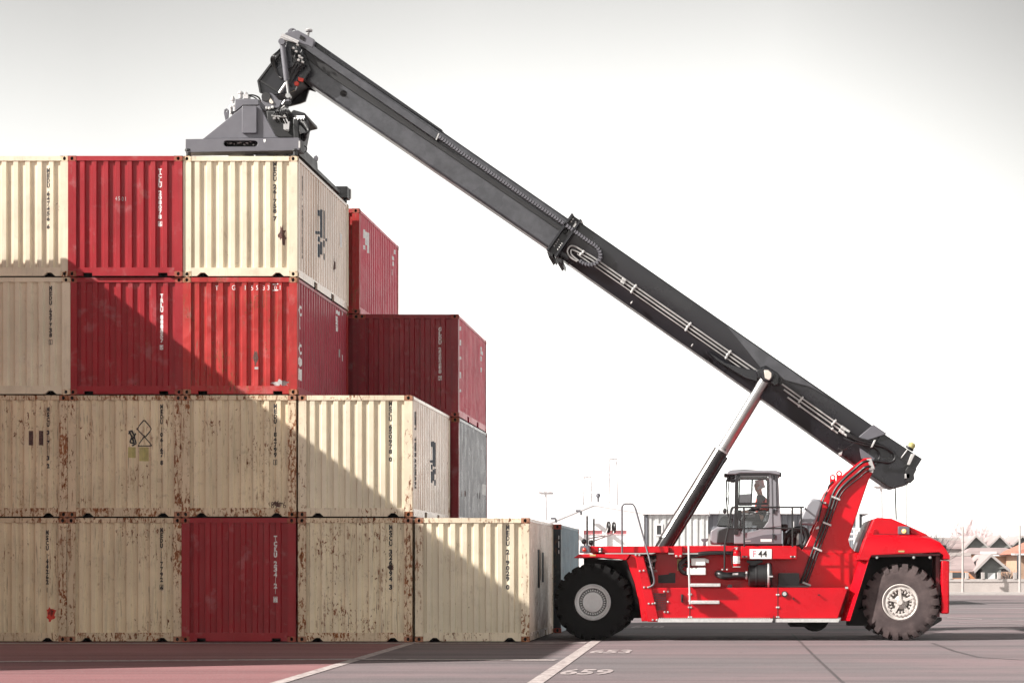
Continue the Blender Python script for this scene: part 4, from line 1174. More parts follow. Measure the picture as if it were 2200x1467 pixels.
# valve box
vb = MB().ppx([(1673, 1231), (1717, 1231), (1718, 1257), (1673, 1257)], 46.45, YW - 0.002, 46.45)
for i in range(14): vb.ppx([(1675 + i * 3, 1229.5), (1676.6 + i * 3, 1229.5), (1676.6 + i * 3, 1256), (1675 + i * 3, 1256)], 46.42, 46.449)
vb.ppx([(1671, 1257.3), (1738, 1257.3), (1738, 1261), (1671, 1261)], 46.4, 46.9)
K(vb, 'valve_box', BLK)
K(MB().lathe([(0.001, -0.08), (0.05, -0.08), (0.055, 0), (0.03, 0.02)], P(1568, 1260, 46.3), (0, 1, 0), 12).tube([P(1568, 1260, 46.3), P(1568, 1263, 46.3)], 0.05, 10), 'breather_cap', BLK)

# --- number plate
pl = K(MB().ppx([(1610.5, 1179), (1658, 1179), (1658, 1200), (1610.5, 1200)], 46.325, 46.338), 'number_plate', M['plate'], bevel=0.004)
def flat_text(body, px, py_top, Y, size, sx, mat, parent, name='lettering', align='LEFT', weight=0.0):
    vs, fs = text_mesh(body, size, sx, align=align, weight=weight * size)
    top = max(v[1] for v in vs); o = P(px, py_top, Y)
    return K(MB().add([(o.x + v[0], Y, o.z + v[1] - top) for v in vs], fs), name, mat, parent, recalc=False)
M['plate_pink'] = plain('faded_pink_lettering', (0.62, 0.22, 0.28), 0.6)
flat_text('F', 1616, 1182, 46.318, 0.205, 0.95, M['plate_pink'], pl)
flat_text('44', 1628.5, 1182, 46.318, 0.205, 0.98, M['ink'], pl, weight=0.006)

# --- front fender: arch strip and a folded leg
ff = MB()
arch = [(1232, 1198), (1244, 1190), (1354, 1190), (1345, 1203), (1330, 1201), (1310, 1199), (1285, 1197), (1262, 1197.5), (1240, 1198.5)]
for y0, y1 in ((YN, 47.35), (mirror(47.35), mirror(YN))): ff.ppx(arch, y0, y1, YN)
fo = K(ff, 'front_fender', RED_, bevel=0.012)
leg = MB()
for y0, y1 in ((YN + 0.12, 47.0), (mirror(47.0), mirror(YN + 0.12))):
    leg.ppx([(1345.5, 1204), (1354.5, 1190.5), (1371, 1194), (1394, 1262), (1400, 1334), (1378, 1334.6), (1373.5, 1301), (1363, 1252)], y0, y1, YN)
    leg.ppx([(1364, 1191), (1382, 1194), (1397, 1250), (1415, 1329), (1412, 1335), (1391, 1335), (1383, 1290)], y0 - (0.13 if y0 < YC else 0), y0 + 0.12 if y0 < YC else y1 + 0.12, YN)
K(leg, 'fender_leg', RED_, bevel=0.015)
K(bolts(MB(), [(1374.5, 1226), (1383, 1225), (1384, 1261), (1392.5, 1261), (1394, 1296), (1402, 1296), (1407, 1295), (1402.5, 1331), (1411, 1331), (1366, 1191.8), (1374, 1192)], YN - 0.012), 'bolt_heads', M['zinc'], fo)
K(MB().ppx([(1267, 1190.6), (1280, 1190.6), (1280, 1194), (1267, 1194)], YN - 0.006, YN - 0.001), 'yellow_sticker', M['yellow_ink'], fo)
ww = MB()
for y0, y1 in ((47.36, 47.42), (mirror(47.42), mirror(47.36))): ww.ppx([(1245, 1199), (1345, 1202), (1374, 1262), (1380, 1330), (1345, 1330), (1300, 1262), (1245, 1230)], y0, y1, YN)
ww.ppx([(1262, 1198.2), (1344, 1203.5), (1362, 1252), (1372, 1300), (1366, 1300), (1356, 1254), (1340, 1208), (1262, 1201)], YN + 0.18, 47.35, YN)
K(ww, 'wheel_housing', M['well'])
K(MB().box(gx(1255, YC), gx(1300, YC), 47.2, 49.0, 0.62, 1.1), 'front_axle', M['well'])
# lamp box, marker lamps, mirrors, aerials
lbx = K(MB().ppx([(1246, 1172), (1265, 1171), (1268, 1187.2), (1244.5, 1187.2)], YN + 0.05, YN + 0.5), 'lamp_housing', M['grey'], bevel=0.015)
K(MB().lathe([(0.001, -0.03), (0.034, -0.02), (0.045, 0.0)], P(1255.5, 1180.2, YN + 0.05), (0, 1, 0), 16), 'lamp_lens', M['lamp_red'], lbx, smooth=60)
K(MB().ppx([(1285, 1176), (1294, 1176), (1294, 1187), (1285, 1187)], 46.40, 46.449), 'marker_lamp', BLK)
K(MB().lathe([(0.001, -0.02), (0.02, -0.01), (0.024, 0)], P(1289.3, 1179, 46.4), (0, 1, 0), 12).lathe([(0.001, -0.02), (0.02, -0.01), (0.024, 0)], P(1289.3, 1184.5, 46.4), (0, 1, 0), 12), 'marker_lens', M['white'])
for px, pt, pb in ((1261.4, 1108, 1172), (1275.8, 1114, 1173)):
    K(MB().tube([P(px, pb, 46.6), P(px, pb - 18, 46.6), P(px, pb - 18.5, 46.6), P(px, pt, 46.6)], 0.020, 8, r1=0.02), 'aerial', BLK)
for px, py in ((1255, 1163), (1270.5, 1165)):
    K(MB().lathe([(0.001, -0.03), (0.055, -0.03), (0.06, 0.0), (0.001, 0.04)], P(px, py, 46.7), (0.5, -1, 0), 14).tube([P(px, py + 2, 46.7), P(px + 1, 1174, 46.7)], 0.015, 6), 'work_lamp', BLK, smooth=40)
mr = MB()
for px, py, h in ((1307, 1132, 13), (1318.5, 1133, 13)):
    o = P(px, py, 47.5)
    n0 = len(mr.v); mr.lathe([(0.001, -0.03), (0.12, -0.02), (0.135, 0.0), (0.12, 0.03), (0.001, 0.05)], (0, 0, 0), (1, 0.28, 0), 18)
    for i in range(n0, len(mr.v)): mr.v[i] = tuple(Vector(mr.v[i]) + o)
K(mr, 'round_mirror', BLK, smooth=40)
K(MB().tube([P(1277, 1161, 46.7), P(1318, 1146, 47.4), P(1318, 1133, 47.45)], 0.014, 6).tube([P(1262, 1157, 46.7), P(1300, 1150, 47.4), P(1307, 1132, 47.45)], 0.014, 6), 'mirror_arm', M['zinc'])

# --- tyres: lathed body with separate lugs on the shoulder
def tyre_mb(Rt, W, rr, lugs):
    """axis y, near face at y = 0"""
    mb = MB(); b = Rt - 0.075
    mb.lathe([(rr, 0.03), (rr + 0.03, 0.004), (rr + 0.09, 0.012), (rr + 0.16, 0.0), (b - 0.10, 0.004), (b - 0.03, 0.03), (b, 0.09), (b, W - 0.09), (b - 0.05, W - 0.02), (rr, W - 0.03)], (0, 0, 0), (0, 1, 0), 64, close=True)
    for k in range(lugs):
        for side in (0, 1):
            a0 = 2 * math.pi * (k + 0.5 * side) / lugs; da = 2 * math.pi / lugs * 0.30
            prof = [(b - 0.10, 0.0), (b - 0.02, 0.0), (Rt - 0.012, 0.045), (Rt, 0.075), (Rt, W * 0.56), (b - 0.01, W * 0.56), (b - 0.01, 0.09)]
            if side: prof = [(r_, W - y_) for r_, y_ in prof]
            n = len(prof); vs = []
            for s_ in (-1, 1):
                for r_, y_ in prof:
                    sk_ = (y_ if not side else W - y_) * 0.25
                    w_ = da * (0.86 if r_ > b + 0.02 else 1.0)
                    a = a0 + s_ * w_ + sk_ * (1 if not side else -1)
                    vs.append((r_ * math.cos(a), y_, r_ * math.sin(a)))
            mb.add(vs, [tuple(range(n)), tuple(range(2 * n - 1, n - 1, -1))] + [(i, i + n, (i + 1) % n + n, (i + 1) % n) for i in range(n)])
    return mb
RT = 0.845
tm = tyre_mb(RT, 0.52, 0.385, 22).build('tyre', M['rubber'], None, smooth=35); tyre_me = tm.data; bpy.data.objects.remove(tm)
tm = tyre_mb(RT, 0.52, 0.385, 22).build('tyre', M['rubber_dust'], None, smooth=35); tyre_me2 = tm.data; bpy.data.objects.remove(tm)
def wheel(x, y, rz, tme, rimfn, flip=1):
    w = thing('wheel', (x, y, RT - 0.005), rz); w.parent = crane
    w.location = Vector((x, y, RT - 0.005)) - crane.location
    w.scale = (1, flip, 1)
    o = bpy.data.objects.new('tyre', tme); COL.objects.link(o); o.parent = w; o['own'] = 1
    rimfn(w)
    return w
def front_rim(w):
    m = MB().lathe([(0.395, 0.05), (0.395, 0.015), (0.375, 0.0), (0.352, 0.02), (0.345, 0.035), (0.325, 0.03), (0.305, 0.04), (0.295, 0.08), (0.290, 0.20), (0.26, 0.20)], (0, 0, 0), (0, 1, 0), 48)
    m.lathe([(0.26, 0.20), (0.225, 0.20), (0.225, 0.05), (0.215, 0.035), (0.17, 0.03), (0.165, 0.034), (0.10, 0.028), (0.085, 0.034), (0.04, 0.028), (0.001, 0.03)], (0, 0, 0), (0, 1, 0), 48)
    o = m.build('rim', M['rim'], w, smooth=30); o['own'] = 1
    m = MB()
    for k in range(32):
        a = 2 * math.pi * k / 32; c, s_ = math.cos(a), math.sin(a)
        m.box(0.236, 0.282, 0.075, 0.198, -0.016, 0.016, mat=Matrix.Rotation(-a, 4, 'Y'))
    o = m.build('wheel_nuts', M['rim'], w, bevel=0.004); o['own'] = 1
    o = MB().lathe([(0.291, 0.199), (0.2255, 0.199)], (0, 0, 0), (0, 1, 0), 48).build('rim_recess', M['well'], w, recalc=False); o['own'] = 1
def rear_rim(w):
    m = MB().lathe([(0.398, 0.05), (0.398, 0.012), (0.38, 0.0), (0.36, 0.012), (0.352, 0.045), (0.335, 0.05), (0.31, 0.03), (0.27, 0.03), (0.255, 0.045), (0.25, 0.20), (0.001, 0.21)], (0, 0, 0), (0, 1, 0), 48)
    o = m.build('rim', M['rim_dirty'], w, smooth=30); o['own'] = 1
    m = MB()
    m.lathe([(0.001, -0.05), (0.055, -0.05), (0.075, -0.03), (0.08, 0.05), (0.13, 0.06), (0.15, 0.08), (0.17, 0.19)], (0, 0, 0), (0, 1, 0), 24)
    for k in range(5):
        a = 2 * math.pi * (k + 0.3) / 5
        m.box(0.06, 0.275, 0.028, 0.10, -0.035, 0.035, mat=Matrix.Rotation(-a, 4, 'Y'))
    for k in range(20):
        a = 2 * math.pi * (k + 0.5) / 20
        m.box(0.20, 0.262, 0.04, 0.09, -0.018, 0.018, mat=Matrix.Rotation(-a, 4, 'Y'))
    o = m.build('hub', M['rim_dirty'], w, bevel=0.008); o['own'] = 1
    m = MB()
    for k in range(20):
        a = 2 * math.pi * k / 20
        m.lathe([(0.001, 0.0), (0.015, 0.0), (0.017, 0.03)], (0.29 * math.cos(a), 0.0, 0.29 * math.sin(a)), (0, 1, 0), 6)
    o = m.build('wheel_nuts', M['rim_dirty'], w); o['own'] = 1
fx, rx = gx(1273, YN), gx(1934, 46.15)
wheel(fx, YN + 0.02, 0, tyre_me, front_rim)
wheel(fx, mirror(YN + 0.02), 0, tyre_me, front_rim, -1)
for y_ in (47.0, mirror(47.0)):
    wheel(fx, y_ if y_ < YC else y_, 0, tyre_me, lambda w: None, 1 if y_ < YC else -1)
wheel(rx, 46.15, R(-10), tyre_me2, rear_rim)
wheel(rx + 0.05, mirror(46.15), R(-10), tyre_me2, rear_rim, -1)

# --- rear hood and counterweight
h1 = MB(); YH = 46.30
top = [(1862, 1150), (1877, 1114.5), (1886, 1111), (1916, 1113), (1949, 1127), (1994, 1148), (1996, 1156), (1864, 1156)]
h1.ppx(top, YH + 0.12, mirror(YH + 0.12), YH)
hood = K(h1, 'rear_hood', RED_, bevel=0.09, seg=4)
# flared lower shell lofted from a narrow shoulder to the wide lower edge
def loft_shell(up, down, yu, yd, Yr):
    n = len(up); vs, fs = [], []
    for y_, pts in ((yu, up), (yd, down), (mirror(yd), down), (mirror(yu), up)):
        vs += [(a, y_, b) for a, b in poly_px(pts, Yr)]
    for r_ in range(3): fs += [(r_ * n + i, r_ * n + i + 1, (r_ + 1) * n + i + 1, (r_ + 1) * n + i) for i in range(n - 1)]
    fs += [tuple(range(3 * n, 4 * n)) + tuple(range(n - 1, -1, -1))] if False else []
    return MB().add(vs, fs)
sh = MB()
rows = [(46.36, [(1866, 1146), (1900, 1146.5), (1960, 1146), (1994, 1149), (2012, 1157)]),
        (46.12, [(1862, 1154), (1900, 1152), (1960, 1152), (2000, 1156), (2020, 1164)]),
        (YN, [(1856, 1170), (1900, 1168), (1965, 1167), (2012, 1170), (2031, 1178)]),
        (YN, [(1850, 1187), (1872, 1191), (1965, 1187), (2018, 1185), (2040, 1192)]),
        (YN, [(1844, 1202), (1866, 1203), (1872.5, 1191.5), (2018, 1185.5), (2040, 1202)])]
vs, fs = [], []
for y_, pts in rows: vs += [(a, y_, b) for a, b in poly_px(pts, YN)]
vs += [(x, mirror(y), z) for x, y, z in vs]
n, m_ = 5, 5
for s_ in (0, n * m_):
    for r_ in range(m_ - 1): fs += [(s_ + r_ * n + i, s_ + r_ * n + i + 1, s_ + (r_ + 1) * n + i + 1, s_ + (r_ + 1) * n + i) for i in range(n - 1)]
for r_ in range(m_ - 1):
    for e in (0, n - 1): fs.append((r_ * n + e, (r_ + 1) * n + e, n * m_ + (r_ + 1) * n + e, n * m_ + r_ * n + e))
for i in range(n - 1): fs.append((i, i + 1, n * m_ + i + 1, n * m_ + i))
K(MB().add(vs, fs), 'rear_fender', RED_, smooth=38)
K(MB().ppx([(2027, 1186), (2041, 1192), (2041, 1201), (2027, 1201)], YN + 0.005, mirror(YN + 0.005), YN), 'rear_bumper', RED_, bevel=0.02)
rp = K(MB().ppx([(2023.5, 1204), (2041, 1204), (2040, 1318), (2023.5, 1318)], YN + 0.06, mirror(YN + 0.06), YN), 'counterweight', RED_, bevel=0.03)
K(MB().ppx([(2041.3, 1235), (2043, 1235), (2042, 1312), (2040.6, 1312)], YN + 0.4, YN + 0.8, YN), 'rear_lamp', M['grey'], rp)
# folded leg in front of the rear wheel, its face turned towards the driver
a_, b_, c_, d_ = P(1845.5, 1203, 46.42), P(1866.5, 1203, YN), P(1826, 1333.5, YN), P(1805, 1333, 46.42)
th = Vector((0.02, 0.35, 0))
K(MB().add([a_, b_, c_, d_, a_ + th, b_ + th, c_ + th, d_ + th], [(0, 1, 2, 3), (4, 7, 6, 5), (0, 4, 5, 1), (1, 5, 6, 2), (2, 6, 7, 3), (3, 7, 4, 0)]), 'fender_leg', RED_, bevel=0.012)
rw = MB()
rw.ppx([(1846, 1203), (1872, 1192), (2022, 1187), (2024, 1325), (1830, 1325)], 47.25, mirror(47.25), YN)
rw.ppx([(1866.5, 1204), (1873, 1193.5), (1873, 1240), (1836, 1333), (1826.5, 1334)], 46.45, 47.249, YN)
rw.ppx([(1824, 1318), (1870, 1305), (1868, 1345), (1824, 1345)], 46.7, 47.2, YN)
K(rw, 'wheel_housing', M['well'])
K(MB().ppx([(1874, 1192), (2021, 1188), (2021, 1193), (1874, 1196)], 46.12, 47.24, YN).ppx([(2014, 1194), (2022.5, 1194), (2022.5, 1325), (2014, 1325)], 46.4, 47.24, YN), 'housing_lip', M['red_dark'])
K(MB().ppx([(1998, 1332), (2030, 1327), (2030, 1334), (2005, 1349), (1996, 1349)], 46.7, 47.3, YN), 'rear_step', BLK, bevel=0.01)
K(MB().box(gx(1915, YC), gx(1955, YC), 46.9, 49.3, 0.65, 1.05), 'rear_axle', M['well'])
K(bolts(MB(), [(1884, 1197), (1963, 1197), (1998, 1197)], 46.11, 0.03), 'bolt_heads', M['zinc'])
il = K(MB().ppx([(1852, 1186), (1857, 1160), (1866, 1128), (1872, 1116), (1878, 1113.5), (1870, 1140), (1860, 1186)], 46.75, mirror(46.75), 46.6), 'intake_panel', M['red_dark'])
K(MB().ppx([(1838, 1184), (1846, 1160), (1855, 1138), (1860, 1138), (1852, 1160), (1848, 1185)], 47.2, mirror(47.2), 47.2), 'radiator_cowl', M['cabgrey'])
bl = K(MB().ppx([(1930, 1130), (1954, 1130), (1954, 1148), (1930, 1147)], 46.26, 46.6), 'lamp_housing', M['grey'], bevel=0.012)
K(MB().lathe([(0.001, -0.03), (0.035, -0.02), (0.048, 0.0)], P(1942, 1140.5, 46.26), (0, 1, 0), 16), 'lamp_lens', M['lamp'], bl, smooth=60)
K(MB().lathe([(0.001, -0.035), (0.05, -0.035), (0.055, 0.0), (0.055, 0.25)], P(1879.5, 1141.5, 46.42), (-0.3, 1, 0), 16).lathe([(0.001, -0.035), (0.05, -0.035), (0.055, 0.0), (0.055, 0.25)], P(1960, 1141.5, 46.42), (-0.3, 1, 0), 16), 'hood_latch', RED_, hood, smooth=40)
K(MB().ppx([(1876, 1146.2), (1930, 1146.8), (1930, 1148), (1876, 1147.4)], 46.33, 46.42, 46.36), 'hood_seam', M['red_dark'], hood)
K(MB().ppx([(1930, 1182), (1943, 1182), (1943, 1185.6), (1930, 1185.6)], YN - 0.006, YN - 0.001), 'yellow_sticker', M['yellow_ink'])
K(MB().ppx([(2027, 1169), (2037, 1172), (2036, 1184), (2031, 1178)], YN + 0.35, YN + 0.6, YN), 'reversing_lamp', BLK)

# --- boom pedestal
ped = MB()
pp = [(1722, 1181), (1731, 1172), (1746, 1142), (1758, 1115), (1766, 1080), (1778, 1053), (1790, 1040), (1829, 1004), (1856, 984), (1872.5, 983), (1880, 1004), (1872, 1020), (1866, 1032), (1823, 1158), (1826, 1173), (1838, 1186), (1850, 1189), (1850, 1262), (1722, 1262)]
for y0, y1 in ((46.95, 47.10), (mirror(47.10), mirror(46.95))): ped.ppx(pp, y0, y1, 46.95)
pd = K(ped, 'boom_pedestal', RED_, bevel=0.02)
K(MB().ppx([(1790, 1048), (1829, 1006), (1850, 992), (1855, 1000), (1800, 1060), (1775, 1110), (1768, 1100)], 47.101, mirror(47.101), 46.95), 'pedestal_web', RED_, pd)
def ear(mb, cx, cy, r, hole, foot, y0, y1):
    pts = []
    for k in range(13):
        a = math.pi * (-0.15 + 1.3 * k / 12)
        pts.append((cx + r * math.cos(a), cy - r * math.sin(a)))
    pts += foot
    hl = [(cx + hole * math.cos(2 * math.pi * k / 12), cy - hole * math.sin(2 * math.pi * k / 12)) for k in range(12)]
    mb.holed(poly_px(pts, 46.95), [poly_px(hl, 46.95)], y0, y1)
eb = MB()
ear(eb, 1790.5, 1024, 6.5, 3.6, [(1784, 1047), (1800, 1040)], 47.3, 47.36)
K(eb, 'lifting_eye', RED_, pd)
eb = MB()
ear(eb, 1803, 1017, 6.5, 3.6, [(1797, 1040), (1812, 1026)], 46.97, 47.03)
K(eb, 'lifting_eye', RED_, pd)
# hoses running down the pedestal
hs = MB(); YHs = 46.88
for off, r_ in ((0, 0.028), (7.5, 0.030), (13.5, 0.014)):
    hs.tube(spline([P(1874 + off * 0.3, 990 + off * 1.5, YHs - 0.02), P(1856 + off * 0.5, 992 + off * 1.5, YHs - 0.05), P(1838 + off * 0.7, 1006 + off * 1.4, YHs), P(1806 + off * 0.8, 1036 + off * 1.0, YHs), P(1790 + off, 1060 + off * 0.6, YHs), P(1781 + off, 1090, YHs), P(1768 + off, 1125, YHs), P(1747 + off, 1180, YHs), P(1726 + off, 1238, YHs), P(1720 + off, 1252, YHs)], 6), r_, 8)
K(hs, 'hydraulic_hoses', M['hose'], pd, smooth=60)
cl = MB()
for px, py in ((1787, 1064), (1768, 1119), (1748, 1174), (1724, 1248)):
    for i in range(3): cl.ppx([(px + i * 6, py + i * 2.4), (px + 6.5 + i * 6, py + 2 + i * 2.4), (px + 6 + i * 6, py + 6.5 + i * 2.4), (px - 0.5 + i * 6, py + 4.5 + i * 2.4)], 46.83, 46.949)
cl.ppx([(1862, 986), (1872, 984), (1880, 1008), (1872, 1006)], 46.82, 46.949).ppx([(1868, 1003), (1877, 1006), (1876, 1016), (1866, 1012)], 46.84, 46.949)
cl.ppx([(1768, 1077), (1775, 1078), (1775, 1082), (1767, 1081)], 46.85, 46.949).ppx([(1752, 1133), (1759, 1129), (1760, 1135), (1753, 1137)], 46.85, 46.949)
K(cl, 'hose_clamps', M['zinc'], pd, bevel=0.006)
lh = MB().tube(spline([P(1777, 1056, 46.9), P(1768, 1074, 46.85), P(1763, 1095, 46.85), P(1757, 1120, 46.85)], 5), 0.022, 6).tube(spline([P(1779, 1052, 47.4), P(1782, 1042, 47.3), P(1790, 1034, 47.3)], 4), 0.02, 6)
K(lh, 'side_hoses', M['hose'], pd, smooth=60)
# exhaust stack / white side tank and loop hose near the pedestal foot
K(MB().ppx([(1733, 1082), (1744, 1070), (1764, 1072), (1766, 1082), (1750, 1128), (1716, 1125), (1722, 1108)], 46.55, 46.85, 46.55), 'white_tank', M['cabgrey'], bevel=0.05, seg=3)
K(MB().tube(spline([P(1693, 1168, 47.6), P(1697, 1148, 47.6), P(1712, 1138, 47.6), P(1728, 1140, 47.6), P(1734, 1156, 47.6), P(1728, 1172, 47.6), P(1712, 1178, 47.6)], 6), 0.085, 10), 'return_hose', M['hose'], smooth=60)
eng = MB().box(gx(1684, 48), gx(1700, 48), 47.7, 48.6, gz(1172, 48), gz(1148, 48))
for i in range(9):
    eng.tube(spline([P(1684 + i * 3, 1170, 47.5 + 0.05 * i), P(1688 + i * 3 + random.uniform(-2, 2), 1150 + random.uniform(-4, 4), 47.5), P(1700 + i * 2, 1142 + random.uniform(-3, 6), 47.6)], 4), 0.022, 6)
K(eng, 'hydraulic_fittings', BLK)
K(MB().box(gx(1703, 47.9), gx(1716, 47.9), 47.9, 48.3, gz(1172, 47.9), gz(1141, 47.9)), 'ladder_plate', M['zinc'])
K(MB().lathe([(0.03, 0), (0.03, 0.2), (0.085, 0.24), (0.085, 0.34), (0.06, 0.36), (0.001, 0.36)], P(1685, 1160, 47.5), (0, 0, 1), 14), 'intake_stub', BLK, smooth=40)
K(MB().ppx([(1505, 1157), (1522, 1156), (1520, 1161), (1516, 1164), (1517, 1172), (1510, 1172), (1511, 1164), (1507, 1161)], 47.3, 47.5), 'work_lamp', M['grey'], bevel=0.01)

# --- boom
def T(x): return 463 + (x - 1226) * 0.6955         # upper edge of the outer section
NB = Vector((-0.571, 0.821))                        # pixel normal pointing down-left
YB0, YB1 = 47.60, 48.60
ob = MB()
up_ = [(1236, 470), (1981, 985.5)]
secs = []
for (px, py), tt in ((up_[0], 86.0), ((1700, 792.5), 88.0), ((1900, 931.5), 90.0)):
    sec = []
    for f, y_ in ((0.0, YB0), (0.60, YB0), (1.0, YB0 + 0.16), (1.0, YB1 - 0.16), (0.60, YB1), (0.0, YB1)):
        q = (px + NB.x * tt * f, py + NB.y * tt * f)
        sec.append((gx(q[0], YB0), y_, gz(q[1], YB0)))
    secs.append(sec)
vs = [v for s_ in secs for v in s_]
fs = [tuple(range(6)), tuple(range(17, 11, -1))]
for k in range(2): fs += [(k * 6 + i, k * 6 + (i + 1) % 6, (k + 1) * 6 + (i + 1) % 6, (k + 1) * 6 + i) for i in range(6)]
boom = K(MB().add(vs, fs), 'boom', M['boom'], bevel=0.025, seg=3)
K(MB().ppx([(1895, 929), (1981, 985.5), (1960, 1019), (1954, 1030), (1951, 1040), (1917, 1049), (1905, 1044), (1845, 1003)], YB0 - 0.03, YB1 + 0.03, YB0), 'boom_foot', M['boom'], boom, bevel=0.015)
ib = MB()
ib.ppx([(643, 70), (668, 86), (1262, 497), (1219, 560), (654, 172), (640, 160), (650, 120)], YB0 + 0.10, YB1 - 0.10, YB0)
K(ib, 'inner_boom', M['boom_in'], boom, bevel=0.05, seg=3)
K(MB().ppx([(640, 70), (662, 78), (950, 279), (950, 283), (640, 76)], YB0 + 0.02, YB1 - 0.02, YB0), 'top_flange', M['boom'], boom)
hole = [(736 + 7.2 * math.cos(2 * math.pi * k / 20), 199.5 + 7.2 * math.sin(2 * math.pi * k / 20)) for k in range(20)]
K(MB().ppx(hole, YB0 + 0.092, YB0 + 0.0995, YB0), 'access_hole', M['hole'], boom)
K(MB().ppx([(637, 84), (650, 84), (944, 288), (938, 303), (644, 99)], YB0 - 0.14, YB0 + 0.099, YB0), 'cable_tray', M['boom_in'], boom, bevel=0.012)
K(MB().ppx([(646, 100), (938, 302.5), (1222, 500), (1218, 506), (934, 312), (700, 158), (655, 122)], YB0 + 0.03, YB0 + 0.099, YB0), 'tray_shade_strip', BLK, boom)  # black strip: underside and shadow of tray and chain put into colour
K(MB().ppx([(943.5, 289), (946, 291), (940, 304.5), (937.6, 303)], YB0 - 0.15, YB0 - 0.141, YB0), 'tray_end', M['zinc'], boom)
# collar at the end of the outer section
col = MB()
d_ = Vector((0.821, 0.571))
for s0 in (0, 22):
    o = Vector((1229, 465)) + d_ * s0
    a, b = o - NB * 4, o + NB * 92
    w_ = d_ * 2.2
    q = [tuple(a - w_), tuple(a + w_), tuple(b + w_), tuple(b - w_)]
    col.holed(poly_px(q, YB0), [], YB0 - 0.17, YB1 + 0.17)
K(col, 'collar_flange', M['boom'], boom)
o = Vector((1229, 465)) + d_ * 3
K(MB().ppx([tuple(o - NB * 2), tuple(o + d_ * 17 - NB * 2), tuple(o + d_ * 17 + NB * 22), tuple(o + NB * 22)], YB0 - 0.09, YB0 + 0.09, YB0).ppx([tuple(o + NB * 42), tuple(o + d_ * 17 + NB * 42), tuple(o + d_ * 17 + NB * 90), tuple(o + NB * 90)], YB0 - 0.09, YB0 + 0.09, YB0), 'collar_plate', BLK, boom)
o2 = Vector((1229, 465)) + d_ * 5
bb = MB()
for v_ in (58, 63, 68, 74): bolts(bb, [tuple(o2 + NB * v_), tuple(o2 + d_ * 11 + NB * (v_ + 2))], YB0 - 0.09, 0.018)
bolts(bb, [tuple(o2 + NB * 4), tuple(o2 + d_ * 9 + NB * 6), tuple(o2 + NB * 10)], YB0 - 0.09, 0.02)
bb.ppx([tuple(o2 + d_ * 10 + NB * 9), tuple(o2 + d_ * 14 + NB * 9), tuple(o2 + d_ * 14 + NB * 18), tuple(o2 + d_ * 10 + NB * 18)], YB0 - 0.11, YB0 - 0.09, YB0)
K(bb, 'bolt_heads', M['zinc'], boom)
ft = MB()
for base in ((1180, 546), (1199, 559)):
    ft.ppx([(base[0] - 4, base[1] - 2), (base[0] + 9, base[1]), (base[0] + 8, base[1] + 10), (base[0] + 4, base[1] + 5), (base[0], base[1] + 9), (base[0] - 2, base[1] + 2)], YB0 - 0.15, YB1 + 0.15, YB0)
K(ft, 'guide_foot', BLK, boom)
# drag chain: one body of many small links
path = [(946, 296), (1000, 335), (1060, 376), (1120, 418), (1180, 459), (1230, 494), (1262, 517), (1277, 527), (1287, 538), (1290, 549), (1287, 560), (1279, 567), (1268, 569), (1256, 567), (1246, 561)]
pts = spline([Vector((a, b, 0)) for a, b in path], 12)
dist = 0.0; nxt = 0.0; links = MB(); YK = YB0 - 0.11
base = MB().tube([P(p.x, p.y, YK + 0.05) for p in pts], 0.035, 8)
for p, q in zip(pts, pts[1:]):
    L = (q - p).length
    while nxt <= dist + L:
        tt = (nxt - dist) / L; c0 = p.lerp(q, tt); d = (q - p).normalized(); n_ = Vector((-d.y, d.x, 0))
        hw, hh = 2.3, 4.6
        quad_ = [c0 - d * hw - n_ * hh, c0 + d * hw - n_ * hh * 0.55, c0 + d * hw + n_ * hh * 0.55, c0 - d * hw + n_ * hh]
        links.ppx([(v.x, v.y) for v in quad_], YK - 0.06, YK + 0.07, YK)
        nxt += 6.4
    dist += L
dc = K(base, 'drag_chain', M['hose'], boom, smooth=60)
K(links, 'chain_links', M['grey'], dc)
# steel pipes along the outer section
pipes = MB(); YP = YB0 - 0.055
def along(x, off): return (x, 534 + (x - 1236) * 0.6955 + off)
pipes.tube(spline([P(1240, 562, YP), P(1226, 553, YP), P(1219, 541, YP), P(1224, 530, YP), P(1234, 529, YP), P(1250, 538, YP), P(*along(1275, -8), YP)], 6) + [P(*along(1632, -9), YP)], 0.020, 8)
pipes.tube(spline([P(1243, 560, YP), P(1228, 547, YP), P(1228, 537, YP), P(1240, 541, YP), P(*along(1270, 0), YP)], 6) + [P(*along(1632, 0), YP)], 0.019, 8)
pipes.tube([P(*along(1240, 9), YP), P(*along(1612, 9), YP)], 0.013, 8)
for off, xa, xb in ((-18, 1680, 1812), (-9, 1684, 1806), (2, 1692, 1800)): pipes.tube([P(*along(xa, off), YP), P(*along(xb, off + 2), YP)], 0.018, 8)
K(pipes, 'steel_pipes', M['zinc'], boom, smooth=50)
pc = MB()
def clampat(x, off, w=7.5, h=4):
    c0 = Vector(along(x, off)); a = NB * w; b = d_ * h / 2
    pc.ppx([tuple(c0 - a - b), tuple(c0 - a + b), tuple(c0 + a + b), tuple(c0 + a - b)], YP - 0.045, YB0, YP)
for x in (1365, 1482, 1568):
    clampat(x, -8, 5); clampat(x - 5, 1, 5); clampat(x - 8, 9, 3.5)
for x in (1250,): clampat(x + 3, -4, 4); clampat(x - 2, 4, 4)
for x in (1723, 1794): clampat(x, -17, 4.5); clampat(x - 5, -8, 4.5); clampat(x - 6, 3, 3)
for x in (1338, 1341): clampat(x, -6 if x > 1338 else 2, 3, 9)
for x in (1810, 1816, 1822): clampat(x, -15, 3.4, 7); clampat(x - 4, -5, 3.4, 7)
clampat(1357, 32, 3.5, 2); clampat(1487, 33, 3.5, 2)
